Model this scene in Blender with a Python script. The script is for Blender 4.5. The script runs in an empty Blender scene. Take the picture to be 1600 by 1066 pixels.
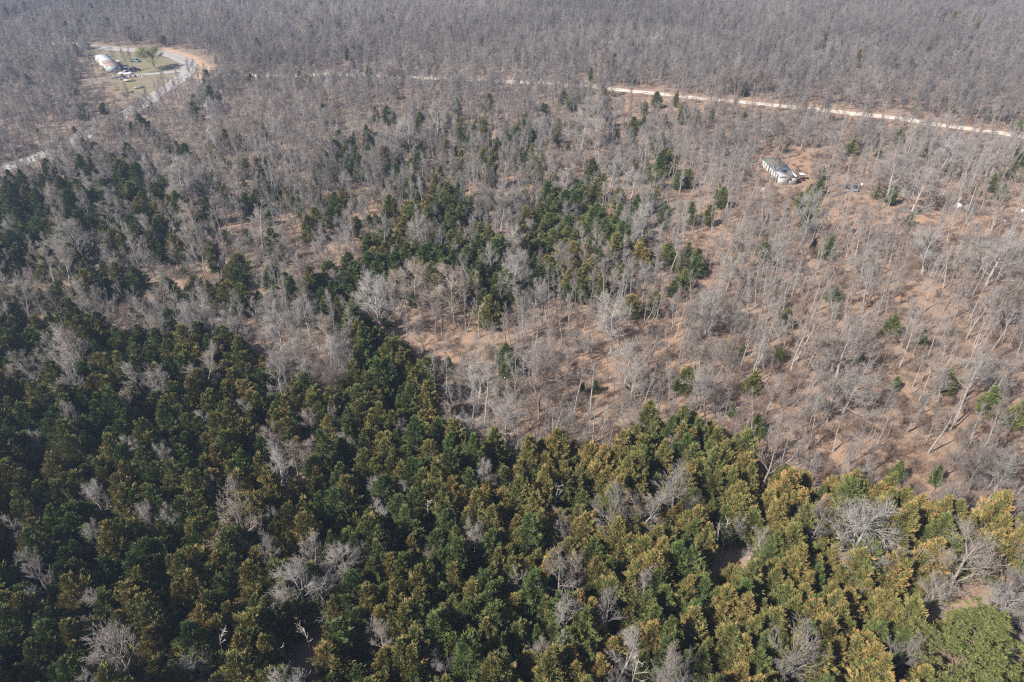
import bpy, math, random
import numpy as np
from mathutils import Vector
R = math.radians
SC = bpy.context.scene
COL = SC.collection

# ------------------------------------------------------------------ camera, sky, sun, exposure
H, PITCH, F = 70.0, R(34.0), 1600 * 24 / 36.0
cam = bpy.data.objects.new('camera', bpy.data.cameras.new('camera'))
COL.objects.link(cam)
cam.location = (0, 0, H)
cam.rotation_euler = (math.pi / 2 - PITCH, 0, 0)
cam.data.lens, cam.data.sensor_width = 24, 36
cam.data.clip_start, cam.data.clip_end = 1.0, 6000
SC.camera = cam

SUN_EL = R(42)
SHADOW = R(57)                      # direction shadows fall, clockwise from straight ahead (+Y)
sx, sy = -math.sin(SHADOW), -math.cos(SHADOW)     # horizontal direction towards the sun
SKY = 0.072
W = bpy.data.worlds.new('World'); SC.world = W; W.use_nodes = True
nt = W.node_tree; nt.nodes.clear()
sky = nt.nodes.new('ShaderNodeTexSky'); sky.sky_type = 'NISHITA'; sky.sun_disc = False
sky.sun_elevation = SUN_EL
sky.sun_rotation = math.atan2(sx, sy)
sky.dust_density = 1.5
bg = nt.nodes.new('ShaderNodeBackground'); bg.inputs[1].default_value = SKY
wo = nt.nodes.new('ShaderNodeOutputWorld')
nt.links.new(sky.outputs[0], bg.inputs[0]); nt.links.new(bg.outputs[0], wo.inputs[0])
sl = bpy.data.lights.new('sun', 'SUN'); sl.energy = 4.9; sl.angle = R(0.5); sl.color = (1.0, 0.955, 0.90)
sun = bpy.data.objects.new('sun', sl); COL.objects.link(sun)
d = Vector((sx * math.cos(SUN_EL), sy * math.cos(SUN_EL), math.sin(SUN_EL)))
sun.rotation_euler = d.to_track_quat('Z', 'Y').to_euler()
sun.location = (0, 0, 200)
SC.view_settings.view_transform = 'Standard'; SC.view_settings.look = 'None'
SC.view_settings.exposure = 0.82; SC.view_settings.gamma = 1.0; SC.view_settings.use_curve_mapping = False
SC.render.engine = 'CYCLES'
SC.cycles.use_denoising = False
SC.cycles.max_bounces = 4; SC.cycles.diffuse_bounces = 2; SC.cycles.glossy_bounces = 1
SC.cycles.transmission_bounces = 2; SC.cycles.volume_bounces = 0; SC.cycles.transparent_max_bounces = 4
SC.cycles.filter_width = 1.3

# ------------------------------------------------------------------ picture <-> place
CP, SP = math.cos(PITCH), math.sin(PITCH)
def at(px, py, z=0.0):
    """the point at height z that the photo shows at pixel px,py (1600 wide)"""
    a, b = (px - 800) / F, (533 - py) / F
    dx, dy, dz = a, CP + b * SP, -SP + b * CP
    t = (z - H) / dz
    return dx * t, dy * t
def proj(x, y, z):
    zz = z - H
    dep = y * CP - zz * SP
    up = y * SP + zz * CP
    return 800 + F * x / dep, 533 - F * up / dep, dep

rng = np.random.default_rng(11)
random.seed(5)
# terrain: a very gentle swell
def hgt(x, y):
    x = np.asarray(x, float); y = np.asarray(y, float)
    return (0.55 * np.sin(x * 0.043 + 1.3) * np.cos(y * 0.037 + 0.4) + 0.45 * np.sin(x * 0.021 - y * 0.029 + 2.0)
            + 0.25 * np.sin(x * 0.08 + y * 0.06))
# value noise used for laying out colours and clumps in the place
_tab = rng.random((256, 256))
def vnoise(x, y, s):
    x = np.asarray(x, float) / s + 57.3; y = np.asarray(y, float) / s + 91.7
    xi = np.floor(x).astype(int); yi = np.floor(y).astype(int)
    fx = x - xi; fy = y - yi; fx = fx * fx * (3 - 2 * fx); fy = fy * fy * (3 - 2 * fy)
    g = lambda a, b: _tab[a & 255, b & 255]
    return (g(xi, yi) * (1 - fx) + g(xi + 1, yi) * fx) * (1 - fy) + (g(xi, yi + 1) * (1 - fx) + g(xi + 1, yi + 1) * fx) * fy
def in_poly(px, py, poly):
    px = np.asarray(px, float); py = np.asarray(py, float)
    ins = np.zeros(px.shape, bool)
    n = len(poly)
    for i in range(n):
        x1, y1 = poly[i]; x2, y2 = poly[(i + 1) % n]
        if y1 == y2: continue
        c = ((y1 > py) != (y2 > py)) & (px < (x2 - x1) * (py - y1) / (y2 - y1) + x1)
        ins ^= c
    return ins
def seg_dist(px, py, line):
    px = np.asarray(px, float); py = np.asarray(py, float)
    best = np.full(px.shape, 1e9)
    for (x1, y1), (x2, y2) in zip(line[:-1], line[1:]):
        vx, vy = x2 - x1, y2 - y1
        t = np.clip(((px - x1) * vx + (py - y1) * vy) / (vx * vx + vy * vy), 0, 1)
        best = np.minimum(best, np.hypot(px - x1 - t * vx, py - y1 - t * vy))
    return best

# ------------------------------------------------------------------ materials
def new_mat(name):
    m = bpy.data.materials.new(name); m.use_nodes = True
    n = m.node_tree.nodes; b = n['Principled BSDF']
    b.inputs['Roughness'].default_value = 0.9
    b.inputs['Specular IOR Level'].default_value = 0.15
    return m, n, m.node_tree.links, b
def rgb(c): return (c[0], c[1], c[2], 1)
def mixc(n, l, fac, a, b, mode='MIX'):
    m = n.new('ShaderNodeMix'); m.data_type = 'RGBA'; m.blend_type = mode
    for i, v in ((0, fac), (6, a), (7, b)):
        if hasattr(v, 'is_linked') or hasattr(v, 'links'): l.new(v, m.inputs[i])
        elif isinstance(v, (tuple, list)): m.inputs[i].default_value = rgb(v)
        else: m.inputs[i].default_value = v
    return m.outputs[2]
def ramp(n, l, src, lo, hi):
    m = n.new('ShaderNodeMapRange'); m.inputs[1].default_value = lo; m.inputs[2].default_value = hi
    m.clamp = True; l.new(src, m.inputs[0]); return m.outputs[0]
def attr(n, name, typ='GEOMETRY'):
    a = n.new('ShaderNodeAttribute'); a.attribute_name = name; a.attribute_type = typ; return a
def noise(n, l, scale, detail=3, vec=None, rough=0.6):
    t = n.new('ShaderNodeTexNoise'); t.inputs['Scale'].default_value = scale; t.inputs['Detail'].default_value = detail
    t.inputs['Roughness'].default_value = rough
    if vec is not None: l.new(vec, t.inputs['Vector'])
    return t.outputs[0]
def math_n(n, l, op, a, b):
    m = n.new('ShaderNodeMath'); m.operation = op; m.use_clamp = True
    for i, v in ((0, a), (1, b)):
        if hasattr(v, 'links'): l.new(v, m.inputs[i])
        else: m.inputs[i].default_value = v
    return m.outputs[0]

def leaf_mat(name, dark, mid, tip, tipamt=1.0):
    """evergreen sprays: per-tree tint (property 'tint' 0..1), per-spray variation in mesh attribute 'c', tips in 'tip'"""
    m, n, l, b = new_mat(name)
    ti = attr(n, 'tint', 'INSTANCER').outputs['Fac']
    c = attr(n, 'c').outputs['Fac']; tp = attr(n, 'tip').outputs['Fac']
    f1 = math_n(n, l, 'ADD', math_n(n, l, 'MULTIPLY', c, 0.75), math_n(n, l, 'MULTIPLY', ti, 0.45))
    col = mixc(n, l, f1, dark, mid)
    f2 = math_n(n, l, 'MULTIPLY', tp, ramp(n, l, ti, 0.18, 0.95))
    f2 = math_n(n, l, 'MULTIPLY', math_n(n, l, 'MULTIPLY', f2, tipamt), ramp(n, l, c, 0.1, 0.6))
    col = mixc(n, l, f2, col, tip)
    l.new(col, b.inputs['Base Color'])
    b.inputs['Roughness'].default_value = 0.7
    return m
M_CEDAR = leaf_mat('cedar_foliage', (0.058, 0.108, 0.040), (0.205, 0.228, 0.068), (0.48, 0.285, 0.115))
M_PINE = leaf_mat('pine_needles', (0.045, 0.07, 0.02), (0.18, 0.19, 0.06), (0.26, 0.26, 0.08), 0.6)
M_WILLOW = leaf_mat('fresh_leaves', (0.12, 0.14, 0.03), (0.22, 0.235, 0.06), (0.30, 0.31, 0.08))
def bark_mat(name, dark, pale):
    m, n, l, b = new_mat(name)
    ti = attr(n, 'tint', 'INSTANCER').outputs['Fac']
    g = n.new('ShaderNodeTexCoord').outputs['Object']
    nz = noise(n, l, 2.5, 3, g)
    f = math_n(n, l, 'ADD', math_n(n, l, 'MULTIPLY', ti, 0.65), math_n(n, l, 'MULTIPLY', ramp(n, l, nz, 0.3, 0.7), 0.35))
    fr = n.new('ShaderNodeMath'); fr.operation = 'MULTIPLY'; l.new(ti, fr.inputs[0]); fr.inputs[1].default_value = 23.7
    f3 = n.new('ShaderNodeMath'); f3.operation = 'FRACT'; l.new(fr.outputs[0], f3.inputs[0])
    base = mixc(n, l, f, dark, pale)
    warm = mixc(n, l, 1.0, base, (1.0, .80, .64), 'MULTIPLY')
    l.new(mixc(n, l, ramp(n, l, f3.outputs[0], .6, 1.25), base, warm), b.inputs['Base Color'])
    return m
M_BARK = bark_mat('grey_bark', (0.13, 0.113, 0.105), (0.46, 0.43, 0.395))
M_TWIG = bark_mat('bare_twigs', (0.112, 0.098, 0.090), (0.385, 0.352, 0.322))
M_DEAD = bark_mat('bleached_wood', (0.30, 0.27, 0.24), (0.50, 0.46, 0.41))
M_CBARK = bark_mat('cedar_bark', (0.12, 0.085, 0.065), (0.24, 0.18, 0.14))
M_BRUSH = bark_mat('brush_twigs', (0.13, 0.085, 0.065), (0.36, 0.28, 0.22))

def flat_mat(name, col, rough=0.6, spec=0.3, var=0.25, scale=1.2, metal=0.0):
    m, n, l, b = new_mat(name)
    g = n.new('ShaderNodeTexCoord').outputs['Object']
    nz = ramp(n, l, noise(n, l, scale, 4, g), 0.3, 0.7)
    l.new(mixc(n, l, nz, tuple(c * (1 - var) for c in col), tuple(min(1, c * (1 + var * 0.5)) for c in col)), b.inputs['Base Color'])
    b.inputs['Roughness'].default_value = rough; b.inputs['Specular IOR Level'].default_value = spec
    b.inputs['Metallic'].default_value = metal
    return m

# ------------------------------------------------------------------ mesh building
class Geo:
    def __init__(s): s.v = []; s.f = []; s.m = []; s.c = []; s.t = []; s.n = 0
    def add(s, v, f, mi=0, c=0.5, tip=0.0):
        v = np.asarray(v, float).reshape(-1, 3); f = np.asarray(f, int).reshape(-1, 3)
        s.v.append(v); s.f.append(f + s.n); s.m.append(np.full(len(f), mi))
        s.c.append(np.broadcast_to(np.asarray(c, float), (len(v),))); s.t.append(np.broadcast_to(np.asarray(tip, float), (len(v),)))
        s.n += len(v)
    def merge(s, o, dmi=0):
        for v, f, m, c, t in zip(o.v, o.f, o.m, o.c, o.t):
            s.v.append(v); s.f.append(f - 0 + (s.n)); s.m.append(m + dmi); s.c.append(c); s.t.append(t)
        s.n += o.n
    def tube(s, pts, rad, sides=5, mi=0, cap=True):
        pts = np.asarray(pts, float); k = len(pts)
        t = np.gradient(pts, axis=0); t /= np.linalg.norm(t, axis=1, keepdims=True) + 1e-9
        ref = np.array([0.0, 0, 1]) if abs(t[0][2]) < 0.8 else np.array([1.0, 0, 0])
        u = np.cross(t, ref); u /= np.linalg.norm(u, axis=1, keepdims=True) + 1e-9
        w = np.cross(t, u)
        a = np.linspace(0, 2 * math.pi, sides, endpoint=False)
        rad = np.asarray(rad, float)
        ring = pts[:, None, :] + rad[:, None, None] * (np.cos(a)[None, :, None] * u[:, None, :] + np.sin(a)[None, :, None] * w[:, None, :])
        f = []
        for i in range(k - 1):
            for j in range(sides):
                p, q = i * sides + j, i * sides + (j + 1) % sides
                f += [(p, p + sides, q), (q, p + sides, q + sides)]
        if cap:
            for j in range(1, sides - 1): f.append(((k - 1) * sides, (k - 1) * sides + j + 1, (k - 1) * sides + j))
        s.add(ring, f, mi)
    def box(s, c, size, mi=0, yaw=0.0):
        x, y, z = [q / 2 for q in size]
        v = np.array([(i * x, j * y, k * z) for i in (-1, 1) for j in (-1, 1) for k in (-1, 1)])
        ca, sa = math.cos(yaw), math.sin(yaw)
        v = np.stack([v[:, 0] * ca - v[:, 1] * sa, v[:, 0] * sa + v[:, 1] * ca, v[:, 2]], 1) + np.asarray(c, float)
        q = [(0, 1, 3, 2), (4, 6, 7, 5), (0, 4, 5, 1), (2, 3, 7, 6), (0, 2, 6, 4), (1, 5, 7, 3)]
        s.add(v, [t for a, b, cc, dd in q for t in ((a, b, cc), (a, cc, dd))], mi)
    def quadp(s, p, mi=0):
        s.add(p, [(0, 1, 2), (0, 2, 3)], mi)
    def mesh(s, name, mats, attrs=False, smooth=False):
        v = np.concatenate(s.v); f = np.concatenate(s.f); m = np.concatenate(s.m)
        me = bpy.data.meshes.new(name)
        me.vertices.add(len(v)); me.vertices.foreach_set('co', v.astype(np.float32).ravel())
        me.loops.add(len(f) * 3); me.loops.foreach_set('vertex_index', f.astype(np.int32).ravel())
        me.polygons.add(len(f)); me.polygons.foreach_set('loop_start', np.arange(len(f), dtype=np.int32) * 3)
        me.polygons.foreach_set('material_index', m.astype(np.int32))
        if smooth: me.polygons.foreach_set('use_smooth', np.ones(len(f), bool))
        for mt in mats: me.materials.append(mt)
        me.update(calc_edges=True)
        if attrs:
            for nm, src in (('c', s.c), ('tip', s.t)):
                a = me.attributes.new(nm, 'FLOAT', 'POINT'); a.data.foreach_set('value', np.concatenate(src).astype(np.float32))
        me.validate()
        return me

def unit(v): return v / (np.linalg.norm(v) + 1e-9)
def perp(rs, dvec):
    r = rs.normal(size=3); r -= dvec * np.dot(r, dvec); return unit(r)

def blades(geo, P, D, L, Wd, rs, mi=0, c=0.5, tip=0.0):
    """many small flattened sprays at once: P base points, D unit directions, L lengths, Wd widths"""
    N = len(P)
    r = rs.normal(size=(N, 3)); r -= D * (r * D).sum(1, keepdims=True); r /= np.linalg.norm(r, axis=1, keepdims=True) + 1e-9
    q = np.cross(D, r)
    L = L[:, None]; Wd = Wd[:, None]
    m = P + D * L * 0.5 + q * Wd * 0.25
    V = np.stack([P, m + r * Wd / 2 - q * Wd * 0.3, P + D * L, m - r * Wd / 2 - q * Wd * 0.3], 1).reshape(-1, 3)
    b = np.arange(N)[:, None] * 4
    Fc = np.concatenate([b + np.array([[0, 1, 2]]), b + np.array([[0, 2, 3]])], 0)
    geo.add(V, Fc, mi, np.repeat(c, 4), np.repeat(tip, 4))
def thin(geo, A, B, w, rs, mi=0):
    """many hair-thin twigs at once, each a narrow three-sided spike from A to B"""
    N = len(A); D = B - A; D = D / (np.linalg.norm(D, axis=1, keepdims=True) + 1e-9)
    r = rs.normal(size=(N, 3)); r -= D * (r * D).sum(1, keepdims=True); r /= np.linalg.norm(r, axis=1, keepdims=True) + 1e-9
    q = np.cross(D, r); w = np.asarray(w)[:, None]
    V = np.stack([A + r * w, A - r * w * 0.5 + q * w * 0.87, A - r * w * 0.5 - q * w * 0.87, B], 1).reshape(-1, 3)
    b = np.arange(N)[:, None] * 4
    geo.add(V, np.concatenate([b + np.array([[0, 1, 3]]), b + np.array([[1, 2, 3]]), b + np.array([[2, 0, 3]])], 0), mi)

# ---------------------------------------------------------------- tree builders: each returns (trunk Geo, crown Geo)
def build_cedar(seed, h=9.0, r=2.3, col=0, lean=0.0, nb=210, fine=1.0):
    rs = np.random.default_rng(seed)
    tr, cr = Geo(), Geo()
    z = np.linspace(0, h * 0.97, 9)
    wob = np.cumsum(rs.normal(0, 0.05, (9, 2)), 0)
    P = np.stack([wob[:, 0], wob[:, 1], z], 1)
    tr.tube(P, np.linspace(0.17, 0.02, 9) * (h / 9), 6)
    ph = rs.uniform(0, 6.28, 6)
    PP, DD, LL, WW, CC, TT = [], [], [], [], [], []
    tops = [(0, 0, 1.0)]
    for k in range(rs.integers(0, 4)):     # extra leaders give a ragged top
        a = rs.uniform(0, 6.28); tops.append((math.cos(a) * r * 0.42, math.sin(a) * r * 0.42, rs.uniform(0.74, 0.95)))
    for tx, ty, hs in tops:
        n_here = int(nb * (1.0 if hs == 1.0 else 0.35))
        for i in range(n_here):
            t = (i + rs.uniform(0, 1)) / n_here
            t = 0.05 + 0.95 * t
            zz = h * hs * (0.10 + 0.88 * t)
            prof = (1 - t) ** (0.52 + .14 * (seed % 3)) * min(1.0, 0.5 + t * 2.0)
            a = rs.uniform(0, 6.28)
            lob = 1 + 0.22 * math.sin(2 * a + ph[0] + t * 3) + 0.16 * math.sin(3 * a + ph[1] - t * 7) + 0.12 * math.sin(5 * a + ph[2] + t * 11)
            rr = r * prof * lob * rs.uniform(0.58, 1.28) * (1.0 if hs == 1.0 else 0.6) + 0.18
            el = 0.30 + 0.80 * t + rs.normal(0, 0.17)
            dirv = np.array([math.cos(a) * math.cos(el), math.sin(a) * math.cos(el), math.sin(el)])
            base = np.array([tx * min(1, zz / h * 1.6) + np.interp(zz, z, P[:, 0]), ty * min(1, zz / h * 1.6) + np.interp(zz, z, P[:, 1]), zz - 0.40 * rr])
            if i % 3 == 0 and hs == 1.0: thin(cr, base[None], (base + dirv * rr * 0.8)[None], np.array([0.035]), rs, 1)
            cl = rs.uniform(0, 1)
            m = int((8 + rr * 11) * fine)
            s = rs.uniform(0.30, 1.0, m) ** 0.7
            pts = base + dirv * (rr * s)[:, None] + rs.normal(0, 1, (m, 3)) * ((0.07 + 0.075 * rr) * (1.3 - s * .95))[:, None]
            dd = dirv * 1.5 + np.array([0, 0, 0.45]) + rs.normal(0, 0.45, (m, 3))
            dd /= np.linalg.norm(dd, axis=1, keepdims=True)
            PP.append(pts); DD.append(dd); LL.append(rs.uniform(0.20, 0.50, m)); WW.append(rs.uniform(0.05, 0.10, m))
            CC.append(np.clip(cl * 0.7 + rs.uniform(0, 0.3, m), 0, 1))
            TT.append(np.clip((s - 0.45) * 2.0, 0, 1) * np.clip(0.35 + t * 1.1 + rs.normal(0, .15), 0, 1))
    blades(cr, np.concatenate(PP), np.concatenate(DD), np.concatenate(LL), np.concatenate(WW), rs, 0, np.concatenate(CC), np.concatenate(TT))
    return tr, cr

def build_bare(seed, h=12.0, spread=4.0, fork=0.3, nl=9, dens=1.0, up=0.5, tr_r=0.17, stems=1, tw=0.017, lean=0.0, levels=4):
    rs = np.random.default_rng(seed)
    tr, cr = Geo(), Geo()
    fineA, fineB, fineW = [], [], []
    def path(p, dv, L, n, wob, upb):
        pts = [p]; d_ = dv.copy()
        for _ in range(n):
            d_ = unit(d_ + rs.normal(0, wob, 3) + np.array([0, 0, upb]))
            pts.append(pts[-1] + d_ * (L / n))
        return np.array(pts)
    def grow(p, dv, L, r0, lev):
        if lev >= levels:
            e = p + dv * L + rs.normal(0, 0.07 * L, 3)
            fineA.append(p); fineB.append(e); fineW.append(r0)
            return
        n = 5 if lev == 1 else 3
        pts = path(p, dv, L, n, 0.17 if lev < 3 else 0.2, 0.10 * up)
        if lev == 1:
            cr.tube(pts, np.linspace(r0, r0 * 0.3, n + 1), 5, cap=False)
        elif lev == 2:
            cr.tube(pts, np.linspace(r0, r0 * 0.35, n + 1), 3, cap=False)
        else:
            for i in range(n): 
                fineA.append(pts[i]); fineB.append(pts[i + 1] + (pts[i + 1] - pts[i]) * 0.35); fineW.append(r0 * (1 - 0.25 * i))
        kk = {1: 8, 2: 6, 3: 3}[lev]
        kk = max(2, int(round(kk * dens * (0.6 + 0.4 * min(1.5, L / 2)))))
        for j in range(kk):
            s = 0.18 + 0.80 * (j + rs.uniform(0, 1)) / kk
            q = s * n; i = min(n - 1, int(q)); pp = pts[i] + (pts[i + 1] - pts[i]) * (q - i)
            td = unit(pts[i + 1] - pts[i])
            ang = rs.uniform(0.32, 0.72)
            nd = unit(td * math.cos(ang) + perp(rs, td) * math.sin(ang) + np.array([0, 0, 0.16 * up]))
            grow(pp, nd, L * rs.uniform(0.40, 0.62) * (1.15 - 0.45 * s) + 0.15, max(r0 * 0.45, tw), lev + 1)
    for st in range(stems):
        a0 = rs.uniform(0, 6.28)
        ln = lean if stems == 1 else rs.uniform(0.12, 0.32)
        d0 = unit(np.array([math.cos(a0) * ln, math.sin(a0) * ln, 1.0]))
        hh = h * (1 if st == 0 else rs.uniform(0.7, 0.95))
        n = 8
        pts = path(np.array([math.cos(a0), math.sin(a0), 0]) * (0.0 if stems == 1 else 0.15), d0, hh * 0.92, n, 0.07, 0.05)
        rad = tr_r * 1.15 * (hh / 12) * np.array([1.25, 1.0, 0.88, 0.76, 0.62, 0.48, 0.34, 0.2, 0.08])
        tr.tube(pts, rad, 6)
        m = int(nl if stems == 1 else nl * 0.7)
        for j in range(m):
            s = fork + (0.97 - fork) * (j + rs.uniform(0, 0.9)) / m
            q = s * n; i = min(n - 1, int(q)); pp = pts[i] + (pts[i + 1] - pts[i]) * (q - i)
            az = j * 2.4 + rs.uniform(-0.6, 0.6)
            tt = (s - fork) / (1 - fork)
            el = 0.35 * up + (0.35 + 0.75 * tt) * (0.5 + up * 0.7)
            el = min(el, 1.35)
            dv = np.array([math.cos(az) * math.cos(el), math.sin(az) * math.cos(el), math.sin(el)])
            L = spread * (1.05 - 0.55 * tt) * rs.uniform(0.75, 1.15) / (1 if stems == 1 else 1.25)
            grow(pp, dv, L, max(tr_r * 0.42 * (1 - 0.5 * tt) * (hh / 12), 0.03), 1)
    if fineA: thin(cr, np.array(fineA), np.array(fineB), np.array(fineW), rs, 0)
    return tr, cr

def build_dead(seed, h=9.0, stems=1, nl=7):
    rs = np.random.default_rng(seed); tr, cr = Geo(), Geo()
    for st in range(stems):
        a0 = rs.uniform(0, 6.28); ln = 0.05 if stems == 1 else 0.3
        dv = unit(np.array([math.cos(a0) * ln, math.sin(a0) * ln, 1]))
        pts = [np.array([math.cos(a0), math.sin(a0), 0]) * (0.0 if stems == 1 else 0.5)]
        hh = h * rs.uniform(0.75, 1.0)
        for i in range(6): dv = unit(dv + rs.normal(0, 0.035, 3)); pts.append(pts[-1] + dv * hh / 6)
        pts = np.array(pts)
        tr.tube(pts, np.array([.13, .11, .10, .08, .065, .045, .02]), 6)
        for j in range(nl):
            s = rs.uniform(0.4, 0.97) * 6; i = min(5, int(s)); p = pts[i] + (pts[i + 1] - pts[i]) * (s - i)
            az = rs.uniform(0, 6.28); el = rs.uniform(0.3, 1.1)
            b = np.array([math.cos(az) * math.cos(el), math.sin(az) * math.cos(el), math.sin(el)])
            L = rs.uniform(0.5, 1.8); q = [p]
            for k in range(3): b = unit(b + rs.normal(0, .25, 3) + np.array([0, 0, .12])); q.append(q[-1] + b * L / 3)
            cr.tube(q, np.array([.045, .035, .024, .008]), 4)
            for k in range(2):
                e = unit(b + rs.normal(0, .5, 3)); cr.tube([q[2], q[2] + e * L * 0.3, q[2] + e * L * .5 + np.array([0, 0, .1])], np.array([.03, .022, .008]), 3)
    return tr, cr

def build_pine(seed, h=11.0, r=6.0):
    rs = np.random.default_rng(seed); tr, cr = Geo(), Geo()
    z = np.linspace(0, h * 0.95, 8); w = np.cumsum(rs.normal(0, .08, (8, 2)), 0)
    P = np.stack([w[:, 0], w[:, 1], z], 1); tr.tube(P, np.linspace(.28, .04, 8), 7)
    PP, DD, LL, WW, CC, TT = [], [], [], [], [], []
    for i in range(64):
        t = (i + rs.uniform()) / 64; zz = h * (0.28 + 0.68 * t)
        rr = r * (1 - t * 0.80) ** 0.8 * rs.uniform(0.65, 1.08)
        a = i * 2.4 + rs.uniform(-.4, .4); el = 0.10 + 0.75 * t
        dv = np.array([math.cos(a) * math.cos(el), math.sin(a) * math.cos(el), math.sin(el)])
        b0 = np.array([np.interp(zz, z, P[:, 0]), np.interp(zz, z, P[:, 1]), zz])
        pts = [b0]; dd = dv.copy()
        for k in range(4): dd = unit(dd + rs.normal(0, .1, 3) + np.array([0, 0, .07])); pts.append(pts[-1] + dd * rr / 4)
        pts = np.array(pts); cr.tube(pts, np.linspace(.07, .015, 5), 4, 1, cap=False)
        for j in range(int(9 + rr * 4)):          # tufts of needles along the outer limb
            s = rs.uniform(0.3, 1.0) ** .8 * 4; k = min(3, int(s)); c0 = pts[k] + (pts[k + 1] - pts[k]) * (s - k) + rs.normal(0, 0.32, 3)
            thin(cr, pts[k][None], c0[None], np.array([.018]), rs, 1)
            m = 22; q = rs.normal(size=(m, 3)); q /= np.linalg.norm(q, axis=1, keepdims=True); q[:, 2] = np.abs(q[:, 2]) * .8 + .12
            PP.append(np.repeat(c0[None], m, 0)); DD.append(q / np.linalg.norm(q, axis=1, keepdims=True)); LL.append(rs.uniform(.22, .42, m)); WW.append(rs.uniform(.035, .075, m))
            cc = rs.uniform(0, 1); CC.append(np.clip(cc * .6 + rs.uniform(0, .4, m), 0, 1)); TT.append(rs.uniform(0, 1, m))
    blades(cr, np.concatenate(PP), np.concatenate(DD), np.concatenate(LL), np.concatenate(WW), rs, 0, np.concatenate(CC), np.concatenate(TT))
    return tr, cr

def build_leafing(seed, h=8.0, r=5.0):
    tr, cr = build_bare(seed, h=h, spread=r, fork=.2, nl=12, dens=.9, up=.55, tr_r=.22)
    rs = np.random.default_rng(seed + 1)
    v = np.concatenate(cr.v); v = v[v[:, 2] > h * .45]
    top = np.hypot(v[:, 0], v[:, 1]) + (v[:, 2] - h * .5) * 1.2 > r * 0.62
    v = v[top]; v = v[rs.integers(0, len(v), 9000)] + rs.normal(0, .18, (9000, 3))
    dd = rs.normal(size=(9000, 3)); dd /= np.linalg.norm(dd, axis=1, keepdims=True)
    blades(cr, v, dd, rs.uniform(.14, .3, 9000), rs.uniform(.08, .16, 9000), rs, 1, rs.uniform(0, 1, 9000), rs.uniform(0, 1, 9000))
    return tr, cr

# ------------------------------------------------------------------ prototypes (mesh data only)
SPEC = {}
def variants(kind, builder, arglist, mats_tr, mats_cr):
    out = []
    for k, kw in enumerate(arglist):
        tr, cr = builder(**kw)
        mt = tr.mesh('trunk', mats_tr); mc = cr.mesh('crown', mats_cr, attrs=True)
        al = Geo(); al.merge(tr); al.merge(cr, len(mats_tr))
        mj = al.mesh(kind + '_whole', mats_tr + mats_cr, attrs=True)
        out.append((mt, mc, mj, kw['h']))
    SPEC[kind] = out
variants('cedar_tree', build_cedar, [
    dict(seed=q, h=hq, r=rq, fine=2.3) for q, hq, rq in ((1, 8.2, 2.5), (2, 9.0, 2.2), (3, 7.6, 2.8), (4, 8.6, 2.3), (5, 6.8, 2.5), (6, 9.4, 2.6), (7, 8.0, 3.0), (8, 8.8, 2.0), (9, 7.2, 2.4), (10, 9.0, 2.8), (11, 7.8, 2.2), (12, 7.0, 2.7), (13, 8.4, 2.6), (14, 6.4, 2.3))], [M_CBARK], [M_CEDAR, M_CBARK])
variants('oak_tree', build_bare, [
    dict(seed=21, h=11.5, spread=4.8, fork=.20, nl=14, dens=1.15, up=.45, tr_r=.24),
    dict(seed=22, h=12.5, spread=4.3, fork=.25, nl=14, dens=1.15, up=.6, tr_r=.22),
    dict(seed=123, h=10.5, spread=5.0, fork=.16, nl=15, dens=1.15, up=.35, tr_r=.24),
    dict(seed=24, h=12.0, spread=4.4, fork=.25, nl=10, dens=1.05, up=.7, tr_r=.22, stems=2),
    dict(seed=25, h=11.0, spread=4.2, fork=.20, nl=14, dens=1.15, up=.5, tr_r=.2)], [M_BARK], [M_TWIG])
variants('bare_tree', build_bare, [
    dict(seed=31, h=11.5, spread=2.9, fork=.33, nl=10, dens=.95, up=.75, tr_r=.14),
    dict(seed=32, h=12.5, spread=3.1, fork=.38, nl=10, dens=.9, up=.8, tr_r=.15),
    dict(seed=33, h=10.5, spread=2.8, fork=.3, nl=10, dens=.95, up=.65, tr_r=.13),
    dict(seed=34, h=12.0, spread=3.3, fork=.35, nl=9, dens=.95, up=.7, tr_r=.15, lean=.1),
    dict(seed=35, h=11.0, spread=3.0, fork=.3, nl=8, dens=.95, up=.8, tr_r=.12, stems=2),
    dict(seed=36, h=13.0, spread=2.7, fork=.42, nl=10, dens=.9, up=.85, tr_r=.15),
    dict(seed=37, h=9.5, spread=2.9, fork=.25, nl=10, dens=1.0, up=.6, tr_r=.12)], [M_BARK], [M_TWIG])
variants('slender_tree', build_bare, [
    dict(seed=41, h=11.5, spread=1.9, fork=.48, nl=8, dens=.72, up=.9, tr_r=.12),
    dict(seed=42, h=12.5, spread=2.0, fork=.55, nl=7, dens=.7, up=.9, tr_r=.13),
    dict(seed=43, h=9.5, spread=1.7, fork=.40, nl=8, dens=.72, up=.85, tr_r=.10),
    dict(seed=44, h=10.5, spread=2.0, fork=.45, nl=7, dens=.75, up=.9, tr_r=.11, lean=.12),
    dict(seed=45, h=8.0, spread=1.6, fork=.35, nl=8, dens=.75, up=.8, tr_r=.085),
    dict(seed=46, h=11.0, spread=1.8, fork=.42, nl=6, dens=.7, up=.9, tr_r=.1, stems=2)], [M_BARK], [M_TWIG])
variants('bare_shrub', build_bare, [
    dict(seed=51, h=3.6, spread=2.0, fork=.08, nl=9, dens=.85, up=.6, tr_r=.10, stems=3, tw=.011),
    dict(seed=52, h=3.0, spread=1.8, fork=.06, nl=9, dens=.85, up=.5, tr_r=.10, stems=3, tw=.011),
    dict(seed=53, h=4.4, spread=2.2, fork=.10, nl=9, dens=.85, up=.65, tr_r=.10, stems=3, tw=.011)], [M_BRUSH], [M_BRUSH])
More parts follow.
